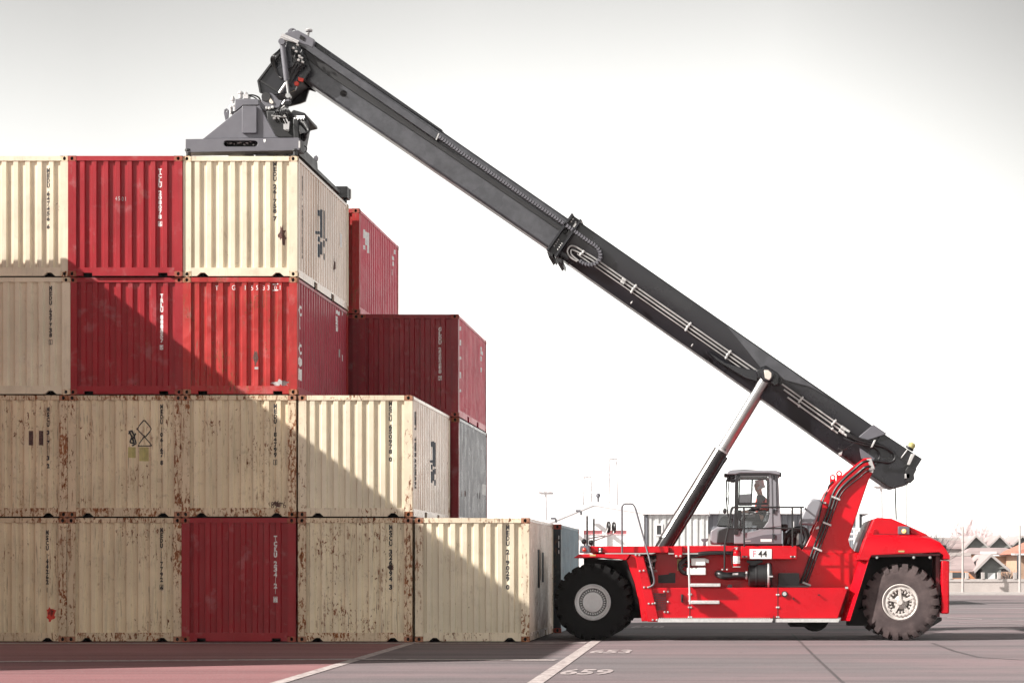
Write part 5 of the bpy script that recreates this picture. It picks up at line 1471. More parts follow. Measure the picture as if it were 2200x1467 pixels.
K(pc, 'pipe_clamps', M['zinc'], boom, bevel=0.006)
# gusset and cylinder bearing
K(MB().ppx([(1562, 700.5), (1634, 790), (1646, 786), (1670, 801), (1684, 816), (1740, 831), (1786, 857), (1780, 853)], YB0 - 0.05, YB0 - 0.001, YB0), 'gusset', M['boom_in'], boom, bevel=0.006)
K(MB().ppx([(1520, 755), (1560, 780), (1600, 792), (1632, 796), (1626, 820), (1600, 812), (1540, 775)], YB0 - 0.10, YB0 + 0.10, YB0 - 0.05), 'lower_gusset', M['boom'], boom, bevel=0.01)
K(MB().ppx([(1624, 797), (1640, 788), (1651, 790), (1672, 803), (1672, 826), (1664, 829), (1640, 815), (1628, 812)], YB0 - 0.26, YB0 - 0.051, YB0 - 0.2), 'bearing_plate', M['boom'], boom, bevel=0.015)
# lower boom end: plates, hoses, fittings
fp = MB().ppx([(1876, 912), (1845, 938), (1850, 948), (1866, 945), (1905, 932)], YB0 - 0.10, YB0 - 0.031, YB0).ppx([(1846, 962), (1880, 985), (1872, 994), (1850, 985), (1847, 970)], YB0 - 0.10, YB0 - 0.001, YB0)
K(fp, 'foot_plate', M['grey'], boom, bevel=0.01)
hh = MB(); Yq = YB0 - 0.16
hh.tube(spline([P(1815, 927, Yq + 0.05), P(1840, 940, Yq), P(1875, 950, Yq), P(1905, 962, Yq), P(1922, 975, Yq), P(1921, 988, Yq), P(1908, 993, Yq), P(1888, 990, Yq), P(1876, 990, Yq)], 6), 0.028, 8)
hh.tube(spline([P(1820, 934, Yq + 0.05), P(1845, 946, Yq), P(1870, 953, Yq), P(1900, 960, Yq), P(1916, 972, Yq + 0.05)], 6), 0.03, 8)
hh.tube(spline([P(1812, 940, Yq + 0.05), P(1830, 948, Yq), P(1850, 953, Yq), P(1880, 962, Yq), P(1890, 980, Yq + 0.05), P(1880, 998, Yq)], 6), 0.022, 8)
hh.tube(spline([P(1800, 963, Yq + 0.06), P(1815, 965, Yq), P(1826, 958, Yq), P(1838, 950, Yq)], 5), 0.014, 6)
K(hh, 'end_hoses', M['hose'], boom, smooth=60)
ek = MB().ppx([(1877, 946), (1881, 946), (1873, 962), (1869, 962)], YB0 - 0.24, YB0 - 0.03, YB0).ppx([(1948, 965), (1951, 965), (1936, 985), (1934, 984)], YB0 - 0.06, YB0 - 0.031, YB0)
ek.ppx([(1957, 975), (1966, 974), (1954, 999), (1948, 998)], YB0 - 0.07, YB0 - 0.031, YB0).ppx([(1943, 1018), (1953, 1018), (1953, 1028), (1943, 1028)], YB0 - 0.2, YB0 - 0.031, YB0)
ek.ppx([(1802, 973), (1810, 969), (1808, 978), (1802, 978)], YB0 - 0.02, YB0 + 0.1, YB0)
K(ek, 'end_brackets', M['zinc'], boom, bevel=0.005)
eb2 = MB().ppx([(1950, 1002), (1968, 1008), (1962, 1020), (1963, 1030), (1955, 1038), (1946, 1036), (1944, 1010)], YB0 - 0.2, YB0 - 0.031, YB0)
K(eb2, 'sensor_box', BLK, boom, bevel=0.01)
K(MB().tube([P(1923, 1040, 47.8), P(1925.5, 1116, 47.8)], 0.016, 6).tube([P(1948, 1030, YB0 - 0.1), P(1947.5, 1130, YB0 - 0.1)], 0.008, 5), 'guide_rope', M['hose'], boom)
be = K(MB().lathe([(0.09, 0), (0.1, 0.02), (0.1, 0.05)], P(1953, 965, 47.9), (0.57, 0, 0.82), 16), 'beacon_base', BLK, boom)
K(MB().lathe([(0.085, 0.05), (0.085, 0.13), (0.06, 0.17), (0.001, 0.18)], P(1953, 965, 47.9), (0.57, 0, 0.82), 16), 'beacon_lens', M['yellow_ink'], be, smooth=40)

# --- lift cylinders, one on each flank of the boom
for yc in (47.25, mirror(47.25)):
    top = P(1648, 807, 47.25); bot = P(1398, 1216, 47.25)
    top.y = yc; bot.y = yc
    dv = (bot - top).normalized(); Ln = (bot - top).length
    sp = top + dv * Ln * 0.39
    cyl = K(MB().lathe([(0.10, 0), (0.165, 0.01), (0.165, 0.13), (0.158, 0.15), (0.158, Ln * 0.61 - 0.02), (0.001, Ln * 0.61)], sp, dv, 28), 'lift_cylinder', M['black_gloss'] if 'black_gloss' in M else M['hose'], smooth=35)
    K(MB().tube([top + dv * 0.12, sp + dv * 0.05], 0.112, 24), 'piston_rod', M['chrome'], cyl, smooth=40)
    K(MB().lathe([(0.001, -0.20), (0.13, -0.20), (0.16, -0.12), (0.16, 0.12), (0.13, 0.20), (0.001, 0.20)], top, (0, 1, 0), 20), 'rod_eye', M['boom'], cyl, smooth=35)
    if yc < YC:
        K(MB().ppx([(1641, 797), (1650, 797), (1657, 803), (1657, 812), (1652, 819), (1643, 814)], yc - 0.24, yc - 0.201, yc), 'pin_cap', M['pad'], cyl, bevel=0.01)
        mb = MB()
        side = Vector((0, -0.16, 0))
        mb.tube([sp + dv * 0.05 + Vector((0.11, -0.11, 0.06)), sp + dv * Ln * 0.55 + Vector((0.11, -0.11, 0.06))], 0.02, 6)
        K(mb, 'oil_pipe', M['hose'], cyl)
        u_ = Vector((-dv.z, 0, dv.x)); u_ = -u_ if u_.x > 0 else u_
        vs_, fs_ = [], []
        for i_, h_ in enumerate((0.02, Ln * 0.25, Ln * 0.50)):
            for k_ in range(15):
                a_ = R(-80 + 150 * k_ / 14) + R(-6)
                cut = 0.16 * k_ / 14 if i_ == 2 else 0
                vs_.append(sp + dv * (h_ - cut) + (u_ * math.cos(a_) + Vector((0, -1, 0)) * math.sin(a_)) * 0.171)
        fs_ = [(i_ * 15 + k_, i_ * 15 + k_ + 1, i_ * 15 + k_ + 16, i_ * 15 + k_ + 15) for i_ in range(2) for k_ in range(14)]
        K(MB().add(vs_, fs_), 'barrel_sheen_shell', M['barrel_sheen'], cyl, smooth=60)  # added half shell stands in for the bright reflection on the barrel
        K(MB().lathe([(0.12, -0.01), (0.172, -0.01), (0.172, 0.03), (0.12, 0.03)], sp, dv, 24), 'gland_ring', M['rim'], cyl)
fitt = MB()
rnd = random.Random(5)
for i in range(10):
    a = P(1386 + rnd.uniform(0, 16), 1204 + rnd.uniform(0, 26), 46.75 + rnd.uniform(-0.1, 0.1))
    fitt.tube([a, a + Vector((rnd.uniform(-0.1, 0.1), -0.04, rnd.uniform(-0.1, 0.1)))], 0.03, 8)
K(fitt, 'hose_fittings', M['zinc'])
K(MB().ppx([(1383, 1195), (1410, 1192), (1400, 1262), (1392, 1250)], 46.85, 46.915, 46.7), 'cylinder_recess', M['well'])
K(MB().tube(spline([P(1386, 1206, 46.8), P(1392, 1225, 46.7), P(1397, 1250, 46.8)], 5), 0.03, 8), 'feed_hose', M['hose'])
K(MB().tube([P(1336.5, 1188, 46.3)] + spline([P(1336.3, 1096, 46.3), P(1336.8, 1087, 46.3), P(1342, 1082.3, 46.3), P(1350, 1082, 46.3), P(1358, 1082.3, 46.3), P(1363.5, 1088, 46.3), P(1367, 1098, 46.3)], 4) + spline([P(1394, 1196, 46.2), P(1400, 1221, 46.0), P(1405.5, 1246, 45.96), P(1403, 1256, 45.96), P(1394, 1261, 45.98)], 5), 0.020, 8), 'access_rail', M['grey'], smooth=60)
K(MB().tube([P(1376, 1191, 46.3), P(1392, 1187, 46.25)], 0.022, 6), 'rail_brace', BLK)

# --- platform railing
YR = 46.36
def rail(pts, r=0.019): return [P(a, b, YR) for a, b in pts]
rl = MB()
rl.tube(spline(rail([(1571, 1092), (1573, 1090), (1576, 1089.3)]), 4) + rail([(1727, 1089.3)]), 0.02, 8)
rl.tube(rail([(1564, 1134.5), (1727, 1134.5)]), 0.017, 8)
rl.tube(rail([(1556.5, 1224), (1556.8, 1172), (1565, 1132), (1571, 1092)]), 0.02, 8)
for px, b in ((1599, 1195), (1703, 1196), (1722, 1172)): rl.tube(rail([(px - 0.8, 1089.3), (px, b)]), 0.02, 8)
rl.tube(spline(rail([(1576, 1090), (1571, 1100), (1570.5, 1115), (1574, 1134)]), 5), 0.015, 6)
rl.tube([P(1726, 1089.3, YR), P(1726, 1089.3, 47.0)], 0.02, 8).tube([P(1727, 1134.5, YR), P(1727, 1134.5, 47.0)], 0.017, 8)
K(rl, 'platform_railing', BLK, smooth=50)
K(MB().ppx([(1594, 1193.5), (1605, 1193.5), (1605, 1197), (1594, 1197)], YR - 0.03, YR - 0.022).ppx([(1698, 1193.5), (1709, 1193.5), (1709, 1197), (1698, 1197)], YR - 0.03, YR - 0.022), 'rail_foot', BLK)
K(bolts(MB(), [(1595.5, 1195.3), (1603.5, 1195.3), (1699.5, 1195.3), (1707.5, 1195.3), (1552, 1223), (1562, 1223)], YR - 0.03, 0.02), 'bolt_heads', M['zinc'])

# --- cab
YCN, YCF = 47.27, 48.93
cab = K(MB().ppx([(1577, 1132), (1604, 1146), (1650, 1134), (1679, 1130), (1679, 1168), (1577, 1168)], YCN + 0.001, YCF - 0.001, YCN), 'cab', M['cabgrey'], bevel=0.02)
fr = MB()
outer = [(1579, 1019), (1672, 1019), (1676, 1095), (1679, 1129.9), (1651, 1133), (1640, 1139), (1620, 1145), (1604, 1147), (1586, 1147), (1580, 1140)]
holep = [(1590, 1023), (1650, 1023), (1653, 1030), (1653, 1108), (1650, 1120), (1642, 1131), (1628, 1138), (1606, 1143), (1590, 1143), (1586, 1137), (1586, 1030)]
for y0, y1 in ((YCN, YCN + 0.06), (YCF - 0.06, YCF)): fr.holed(poly_px(outer, YCN), [poly_px(holep, YCN)], y0, y1)
K(fr, 'side_frame', M['cabgrey'], cab, bevel=0.008)
dk = MB()
for y0, y1 in ((YCN - 0.025, YCN - 0.001), (YCF + 0.001, YCF + 0.025)):
    dk.ppx([(1577, 1148), (1579, 1030), (1583, 1020), (1590, 1016.5), (1652, 1016.5), (1652, 1020.5), (1591, 1021), (1587, 1026), (1586.5, 1040), (1586, 1148)], y0, y1, YCN)
K(dk, 'door_seal', BLK, cab)
wf = MB().holed(poly_px([(1588, 1029), (1646, 1028), (1651, 1033), (1651, 1083.5), (1586, 1085)], YCN), [poly_px([(1590.5, 1030.5), (1614.5, 1030.5), (1612.5, 1079), (1588.5, 1079)], YCN), poly_px([(1618, 1030.5), (1644.5, 1030.5), (1647.5, 1034), (1647.5, 1079), (1615.5, 1079)], YCN)], YCN - 0.012, YCN + 0.03)
K(wf, 'window_frame', BLK, cab)
K(MB().ppx([(1585, 1100.5), (1653, 1100.8), (1653, 1102.6), (1585, 1102.4)], YCN - 0.01, YCN + 0.03), 'door_bar', BLK, cab)
K(MB().ppx([(1640, 1074), (1643, 1074), (1643, 1079), (1640, 1079)], YCN - 0.03, YCN - 0.013), 'window_catch', BLK, cab)
K(MB().add([P(a, b, YCN + 0.032) for a, b in holep], [tuple(range(len(holep)))]).add([Vector((P(a, b, YCN).x, YCF - 0.032, P(a, b, YCN).z)) for a, b in holep], [tuple(range(len(holep)))]), 'side_glass', M['glass'], cab, recalc=False)
# slanted front corner panes
K(MB().add([P(1556, 1023, YCN + 0.15), P(1578, 1020, YCN + 0.02), P(1576, 1131, YCN + 0.02), P(1540, 1128, YCN + 0.15)], [(0, 1, 2, 3)]).add([(gx(1556, YCN), YCN + 0.15, gz(1023, YCN)), (gx(1540, YCN), YCN + 0.15, gz(1128, YCN)), (gx(1540, YCN), YCF - 0.15, gz(1128, YCN)), (gx(1556, YCN), YCF - 0.15, gz(1023, YCN))], [(0, 1, 2, 3)]), 'windscreen', M['glass'], cab, recalc=False)
K(MB().ppx([(1525.5, 1139), (1541, 1131), (1577, 1133), (1577, 1168), (1526, 1168)], YCN + 0.10, YCF - 0.10, YCN), 'cab_nose', M['cabgrey'], cab, bevel=0.03)
K(MB().ppx([(1542, 1139), (1560, 1133), (1578, 1136), (1578, 1167), (1540, 1167)], YCN + 0.04, YCN + 0.099, YCN), 'nose_panel', BLK, cab, bevel=0.02)
K(MB().ppx([(1548, 1112), (1556, 1106), (1575, 1112), (1576, 1130), (1539, 1129)], YCN + 0.3, YCF - 0.3, YCN), 'dashboard', M['boom'], cab, bevel=0.03)
K(MB().ppx([(1561, 1018.5), (1564, 1012), (1570, 1009.5), (1668, 1010.5), (1677, 1014), (1678.5, 1019), (1676, 1020.5), (1652, 1016.2), (1590, 1016.2), (1580, 1019)], YCN - 0.06, YCF + 0.06, YCN), 'cab_roof', M['cabgrey'], cab, bevel=0.02)
K(MB().ppx([(1577, 1016.3), (1652, 1016.3), (1678, 1020.6), (1678, 1022.8), (1655, 1019.4), (1577, 1019.4)], YCN - 0.05, YCN - 0.026, YCN).tube([P(1568, 1011, YCN), P(1572, 1010, YCN), P(1600, 1009, YCN + 0.1), P(1638, 1011, YCN)], 0.012, 6).box(gx(1675, YCN), gx(1679, YCN), YCN - 0.06, YCN + 0.1, gz(1024, YCN), gz(1015, YCN)), 'roof_gutter', BLK, cab)
wl_ = MB()
for px, py in ((1556, 1021), (1563, 1019), (1567, 1026), (1562, 1030), (1570, 1032), (1574, 1024)): wl_.lathe([(0.001, 0), (0.045, 0), (0.05, 0.08), (0.02, 0.1)], P(px, py, YCN + 0.05), (1, 0.2, 0), 10)
wl_.tube([P(1556, 1020, YCN), P(1578, 1018, YCN)], 0.02, 6)
K(wl_, 'roof_lamps', BLK, cab)
K(MB().tube([P(1561, 1030, YCN + 0.05), P(1560, 1065, YCN + 0.02), P(1563, 1100, YCN + 0.05), P(1567, 1118, YCN + 0.1)], 0.016, 6).tube([P(1566, 1034, YCN + 0.05), P(1564, 1060, YCN + 0.05), P(1566, 1085, YCN + 0.02)], 0.012, 6).ppx([(1559, 1068), (1563, 1068), (1563, 1075), (1559, 1075)], YCN - 0.02, YCN + 0.04), 'wiper_arm', BLK, cab)
K(MB().ball(P(1557, 1097, YCN - 0.05), 0.06, 0.7, 0.5, 1.1), 'wing_mirror', BLK, cab, smooth=60)
K(MB().ppx([(1584, 1096), (1591, 1095), (1594, 1100), (1593, 1112), (1590, 1118), (1585, 1114), (1583, 1104)], YCN - 0.16, YCN - 0.10).tube([P(1592, 1147, YCN - 0.05), P(1592, 1130, YCN - 0.06), P(1591, 1116, YCN - 0.12)], 0.014, 6), 'lower_mirror', BLK, cab, bevel=0.01)
K(MB().ppx([(1601, 1158.5), (1640, 1148.5), (1679, 1146), (1679, 1167.6), (1601, 1167.6)], YCN - 0.006, YCN, YCN), 'trim_panel', M['grey'], cab)
K(MB().ppx([(1634, 1157.5), (1658, 1157.5), (1658, 1163), (1634, 1163)], YCN - 0.010, YCN - 0.0065), 'white_label', M['plate'], cab)
K(MB().ppx([(1597, 1161), (1613, 1160.4), (1613, 1162.4), (1597, 1162.8)], YCN - 0.010, YCN - 0.0065), 'small_label', M['grey_ink'], cab)
hg = MB()
for py in (1025, 1098, 1152): hg.ppx([(1661, py - 5), (1665, py - 5), (1665, py + 5), (1661, py + 5)], YCN - 0.03, YCN - 0.007)
hg.ppx([(1657.6, 1020), (1658.6, 1020), (1661, 1165), (1660, 1165)], YCN - 0.012, YCN - 0.007).ppx([(1667, 1022), (1668.4, 1022), (1669.5, 1098), (1668, 1098)], YCN - 0.02, YCN - 0.001)
K(hg, 'door_hinges', M['boom'], cab)
K(MB().box(gx(1577, YCN), gx(1676, YCN), YCN + 0.07, YCF - 0.07, gz(1147, YCN), gz(1143, YCN)), 'cab_floor', M['boom'], cab)
seat = MB()
seat.ppx([(1616, 1120), (1648, 1120), (1653, 1086), (1660, 1062), (1666, 1062), (1662, 1090), (1656, 1128), (1616, 1128)], 47.85, 48.35, 48.1).ppx([(1625, 1128), (1650, 1128), (1650, 1145), (1625, 1145)], 47.95, 48.25, 48.1)
K(seat, 'driver_seat', M['black'], cab, bevel=0.03)
K(MB().ppx([(1588, 1062), (1615, 1060), (1616, 1086), (1588, 1086)], 48.5, 48.55, 48.5).ppx([(1606, 1106), (1622, 1104), (1622, 1110), (1606, 1112)], 47.72, 47.82, 47.75).tube([P(1610, 1106, 47.76), P(1609, 1097, 47.76)], 0.02, 8), 'control_console', M['grey'], cab, bevel=0.01)
K(MB().box(gx(1560, YC), gx(1680, YC), 47.5, 48.7, gz(1172.5, YC), gz(1168.3, YC)), 'cab_mount', BLK, cab)

# --- spreader
YS0, YS1 = 45.08, 45.26
slot = [(486, 302.5), (548, 302.5), (552, 304), (554, 308.5), (552, 313), (548, 315.5), (486, 315.5), (482, 313), (480.5, 309), (482, 304)]
ebm = MB().holed(poly_px([(398.5, 299), (641, 296), (643.5, 299), (643.5, 322), (640, 323.5), (398.5, 327.5)], YS0), [poly_px(slot, YS0)], YS0, YS0 + 0.05)
ebm.ppx([(398.5, 299.2), (643, 296.2), (643, 297.6), (398.5, 300.6)], YS0 + 0.051, YS0 + 0.42, YS0).ppx([(398.5, 325.6), (643, 322), (643, 323.4), (398.5, 327.4)], YS0 + 0.051, YS0 + 0.42, YS0)
spreader = K(ebm, 'spreader', M['grey'], bevel=0.008)
K(MB().ppx([(399, 300.8), (643, 297.8), (643, 321.8), (399, 325.4)], YS0 + 0.35, YS0 + 0.40, YS0).ppx([(641, 299), (644.5, 299), (644.5, 322), (641, 323)], YS0 + 0.052, YS0 + 0.45, YS0), 'beam_back', BLK, spreader)
K(MB().ppx([(566, 300), (570.5, 299), (571, 303), (569, 306.5), (566.5, 306)], YS0 - 0.004, YS0 - 0.001), 'white_decal', M['white_ink'], spreader)
K(MB().ppx([(641.4, 303), (644.8, 303), (644.8, 318), (641.4, 318)], YS0 - 0.01, YS0 - 0.001), 'end_tab', M['zinc'], spreader)
vf = MB()
rnd = random.Random(9)
for i in range(9):
    px = 488 + i * 7 + rnd.uniform(-2, 2); py = 305 + rnd.uniform(0, 7)
    vf.tube([P(px, py, YS0 + 0.2), P(px + rnd.uniform(2, 6), py + rnd.uniform(-1, 2), YS0 + 0.2)], 0.016, 6)
K(vf, 'slot_fittings', M['zinc'], spreader)
tw = MB()
for px in (404, 634):
    for yy in (45.13, 50.93): tw.lathe([(0.05, 0), (0.05, 0.09), (0.075, 0.10), (0.075, 0.14), (0.001, 0.15)], (gx(px, 45.1), yy, gz(335, 45.1) + 0.005), (0, 0, 1), 10)
K(tw, 'twistlocks', BLK, spreader)
endf = [(435, 298.5), (522, 229), (554, 228), (557, 226), (592, 292), (600, 296.5)]
for y0, y1, nm in ((45.30, 45.40, 'end_frame'), (50.55, 50.65, 'end_frame')):
    e = K(MB().ppx(endf, y0, y1, 45.3), nm, M['grey'], spreader, bevel=0.012)
    if y0 < 46:
        K(MB().ppx([(523, 229), (550, 229), (553, 231), (553, 285), (551, 288), (523, 288), (521, 286), (521, 231)], y0 - 0.07, y0 - 0.001, 45.3), 'cover_panel', M['grey'], e, bevel=0.03, seg=3)
tb = K(MB().ppx([(505, 213), (555, 213), (556, 226), (522, 226.5), (505, 240)], 45.6, 46.3, 45.6).ppx([(486, 213), (504, 213), (504, 215), (498, 240), (490, 250)], 46.0, 46.05, 45.6), 'tank_box', M['grey'], spreader, bevel=0.01)
K(MB().ppx([(498, 215), (505, 214.8), (505, 242), (492, 252), (490, 240)], 46.2, 46.6, 45.6), 'dark_bracket', BLK, spreader)
# lifting eyes and valves on the left
le = MB()
lpts = [(484, 258), (481, 243), (482, 236), (487, 233), (491, 237), (490, 250), (488, 262)]
le.holed(poly_px(lpts, 45.8), [poly_px([(486.2 + 2 * math.cos(k * 0.785), 239 + 2 * math.sin(k * 0.785)) for k in range(8)], 45.8)], 45.8, 45.86)
lpts2 = [(655, 346), (668, 352), (673, 337), (676, 333), (681, 335), (681, 341), (676, 346), (677, 384), (660, 384)]
le.ppx([(656, 335), (668, 340), (670, 386), (658, 384)], 49.8, 49.86, 49.8).ppx([(671, 344), (673, 335), (678, 332), (681, 336), (680, 342), (676, 346), (677, 372), (672, 366)], 49.9, 49.98, 49.8)
K(le, 'lifting_lug', M['grey'], spreader)
vb2 = MB()
for px, py, r_, h_ in ((500, 232, 0.035, 0.25), (517, 212, 0.045, 0.16), (528, 212, 0.035, 0.14), (505, 240, 0.05, 0.18), (511, 226, 0.03, 0.12), (496, 245, 0.03, 0.2)):
    vb2.lathe([(0.001, 0), (r_, 0), (r_, h_ * 0.6), (r_ * 1.4, h_ * 0.62), (r_ * 1.4, h_ * 0.8), (r_ * 0.6, h_), (0.001, h_)], P(px, py, 46.0), (0, 0, 1), 10)
vb2.box(gx(524, 46.0), gx(534, 46.0), 45.95, 46.2, gz(213, 46), gz(203, 46))
K(vb2, 'valves', M['rim'], spreader, smooth=40)
# main beams and cross member running to the far end
mbm = MB()
for a, b in ((470, 505), (556, 592)): mbm.box(gx(a, 45.3), gx(b, 45.3), 45.42, 50.53, gz(318, 45.3), gz(299, 45.3))
K(mbm, 'main_beam', M['boom'], spreader)
K(MB().box(gx(505.5, 45.3), gx(555.5, 45.3), 47.2, 48.9, gz(312, 45.3), gz(262, 45.3)), 'centre_box', BLK, spreader, bevel=0.01)
fx0, fx1 = gx(398.5, YS0), gx(643.5, YS0)
fe = K(MB().box(fx0, fx1, 50.70, 51.08, gz(326, 45.1), gz(298, 45.1)), 'far_beam', M['black'], spreader, bevel=0.01)
K(MB().box(fx1 + 0.002, fx1 + 0.03, 51.0, 51.1, gz(322, 45.1), gz(299, 45.1)), 'far_tab', M['zinc'], fe)
K(MB().box(gx(620, 45.3), gx(634, 45.3), 45.5, 50.6, gz(324, 45.3), gz(316, 45.3)), 'side_guide', BLK, spreader)
K(MB().tube([P(662, 372, 49.0), (fx1 - 0.4, 50.8, gz(318, 45.1))], 0.06, 8), 'guide_strut', BLK, spreader)
# rotator and tilting head
YRt = 48.0
rot = K(MB().lathe([(0.001, -0.55), (0.50, -0.55), (0.55, -0.5), (0.55, -0.2), (0.42, -0.15), (0.42, 0.25), (0.001, 0.26)], (gx(572, YRt), YRt, gz(262, YRt)), (0, 0, 1), 28), 'rotator', BLK, spreader, smooth=35)
yoke = MB()
for y0, y1 in ((47.30, 47.42), (mirror(47.42), mirror(47.30))):
    yoke.ppx([(557, 236), (561, 214), (566, 203), (574, 199), (583, 200), (591, 205), (598, 214), (607, 217), (616, 214), (622, 212), (624, 216), (618, 222), (606, 228), (596, 233), (580, 233), (566, 240)], y0, y1, 47.3)
yk = K(yoke, 'yoke', M['grey'], spreader, bevel=0.015)
K(bolts(MB(), [(572 + 5 * math.cos(k * 1.2566), 208.5 + 5 * math.sin(k * 1.2566)) for k in range(5)] + [(583.5, 218.5), (579, 233), (573, 232.5), (586, 231)], 47.295, 0.034), 'yoke_bolts', M['zinc'], yk)
K(MB().lathe([(0.001, -0.03), (0.10, -0.03), (0.11, 0.0)], P(572, 208.5, 47.295), (0, 1, 0), 18), 'pin_cover', BLK, yk)
K(MB().ppx([(577, 213), (580, 210), (587, 218), (588, 222), (584, 224), (579, 221)], 47.27, 47.297), 'pad_cover', M['pad'], yk, bevel=0.01)
# boom head: angled plates
head = MB()
hp = [(604, 105), (552, 173.5), (557, 199), (570, 203), (598, 204), (622, 198), (634, 193), (642, 168), (655, 172), (668, 150), (640, 84), (617, 84), (611, 108)]
for y0, y1 in ((47.48, 47.58), (mirror(47.58), mirror(47.48))): head.ppx(hp, y0, y1, 47.48)
hd = K(head, 'boom_head', M['boom'], boom, bevel=0.012)
K(MB().ppx([(556, 176), (604, 110), (636, 112), (640, 165), (600, 200), (562, 196)], 47.6, mirror(47.6), 47.48), 'head_box', BLK, hd)
K(MB().ppx([(606, 104), (609, 105), (557, 174), (553, 173)], 47.43, 47.479).ppx([(553, 174), (556, 174), (561, 199), (558, 199)], 47.43, 47.479).ppx([(557, 174), (560, 172), (606, 200), (603, 202)], 47.44, 47.479), 'plate_edge', BLK, hd)
tip = MB().ppx([(603, 82), (615, 71), (640, 66), (655, 74), (676, 86), (672, 104), (660, 98), (640, 92), (622, 86)], 47.45, mirror(47.45), 47.48)
K(tip, 'boom_tip', M['grey'], hd, bevel=0.012)
ear2 = []
for k in range(11):
    a = math.pi * (-0.1 + 1.2 * k / 10); ear2.append((628 + 10 * math.cos(a), 70 - 9 * math.sin(a)))
ear2 += [(619, 79), (636, 80)]
K(MB().holed(poly_px(ear2, 47.6), [poly_px([(630 + 4 * math.cos(k * 0.628), 67 + 4 * math.sin(k * 0.628)) for k in range(10)], 47.6)], 47.6, 47.68), 'lifting_eye', M['grey'], hd)
K(MB().lathe([(0.001, 0.07), (0.06, 0.06), (0.09, 0.03), (0.075, 0.0), (0.001, -0.01)], P(663.5, 68.5, 47.9), (0, 0, 1), 18), 'dome_antenna', M['rim'], hd, smooth=50)
K(MB().tube([P(663, 69, 47.9), P(652, 86, 47.8)], 0.018, 6).tube([P(664, 69, 47.9), P(661, 86, 48.0)], 0.018, 6), 'antenna_strut', M['zinc'], hd)
K(MB().ppx([(646, 75), (655, 81), (652, 88), (643, 83)], 47.43, 47.449), 'dark_recess', M['hole'], hd)
# tilt cylinder
c0, c1, c2 = P(606.5, 92, 47.25), P(616, 174, 47.25), P(620, 207, 47.25)
tc = K(MB().tube([c0, c1], 0.062, 16).lathe([(0.001, -0.1), (0.07, -0.1), (0.07, 0.1), (0.001, 0.1)], c0, (0, 1, 0), 14), 'tilt_cylinder', M['grey'], boom, smooth=40)
K(MB().tube([c1, c2], 0.030, 12).lathe([(0.001, -0.08), (0.055, -0.08), (0.055, 0.08), (0.001, 0.08)], c2, (0, 1, 0), 14), 'tilt_rod', M['chrome'], tc, smooth=40)
K(MB().tube([P(600, 200, 47.35), P(614, 180, 47.35)], 0.03, 8), 'tie_rod', M['zinc'], hd, smooth=40)
# head hoses
hd_h = MB(); rnd = random.Random(21); Yh_ = 47.36
for i in range(5):
    hd_h.tube(spline([P(608 + i * 3, 100 + i, Yh_), P(596 - i * 2, 112 + 3 * i, Yh_ - 0.1), P(583 + i * 3, 124 + i, Yh_ - 0.1), P(585 + i * 3, 140 + i * 2, Yh_), P(598 + i * 2, 162 + i * 3, Yh_ + 0.05), P(606 + i, 168, Yh_)], 6), 0.018, 6) if i < 3 else None
for i in range(8):
    x0_ = 626 + rnd.uniform(0, 26); y0_ = 96 + rnd.uniform(0, 20)
    hd_h.tube(spline([P(x0_, y0_, Yh_), P(x0_ + rnd.uniform(-6, 10), y0_ + 18, Yh_ - 0.05), P(652 - i * 3, 134 + rnd.uniform(0, 6), Yh_ - 0.05), P(640 - i * 3, 152 + rnd.uniform(0, 6), Yh_), P(624 - i, 176, Yh_)], 6), 0.018, 6)
K(hd_h, 'head_hoses', M['hose'], hd, smooth=60)
hf = MB()
for px, py in ((637, 96), (628, 103), (641, 120), (648, 133), (634, 110), (646, 124), (639, 129), (611, 166)):
    hf.tube([P(px, py, Yh_ - 0.1), P(px + 5, py + 2, Yh_ - 0.1)], 0.026, 8)
K(hf, 'head_fittings', M['zinc'], hd, smooth=40)
K(MB().tube([P(602, 81, 47.4), P(638, 92, 47.4)], 0.024, 6).tube([P(606, 74, 47.4), P(642, 90, 47.4)], 0.024, 6).tube([P(604, 77, 47.38), P(640, 93, 47.38)], 0.02, 6), 'tip_pipes', M['rim'], hd)
mk_ = K(MB().lathe([(0.001, -0.03), (0.05, -0.02), (0.055, 0.04)], P(637, 180, 47.4), (0, 1, 0), 14), 'head_lamp', M['red_ink'], hd, smooth=50)
K(MB().ppx([(640, 166), (652, 169), (650, 176), (641, 174)], 47.4, 47.47), 'red_pad', M['red_ink'], hd)
# hoses and cabinets between rotator and spreader, right side
rt = MB(); rnd = random.Random(33); Yr_ = 47.0
for i in range(9):
    rt.tube(spline([P(606 + i * 2.4, 219, Yr_), P(600 + i * 2.2, 232 + rnd.uniform(-3, 3), Yr_ - 0.15), P(588 + i * 5, 246 + rnd.uniform(-4, 4), Yr_ - 0.15), P(596 + i * 5, 262 + rnd.uniform(-4, 4), Yr_)], 6), 0.020, 6)
for i in range(8):
    rt.tube(spline([P(634 + i * 2.6, 252, Yr_), P(640 + i * 3, 262, Yr_ - 0.1), P(658 + i * 0.8, 282, Yr_ - 0.05 * i), P(654 - i, 302 - i * 2, Yr_), P(640, 300 - i * 3, Yr_)], 7), 0.020, 6)
rt.tube(spline([P(650, 312, Yr_), P(659, 318, Yr_), P(657, 326, Yr_), P(652, 328, Yr_)], 5), 0.012, 5)
rt.tube(spline([P(533, 205, 46.0), P(545, 205, 46.3), P(556, 210, 46.5), P(560, 218, 46.8)], 5), 0.018, 6).tube(spline([P(530, 206, 46.0), P(545, 209, 46.3), P(554, 216, 46.6)], 5), 0.014, 6)
K(rt, 'spreader_hoses', M['hose'], spreader, smooth=60)
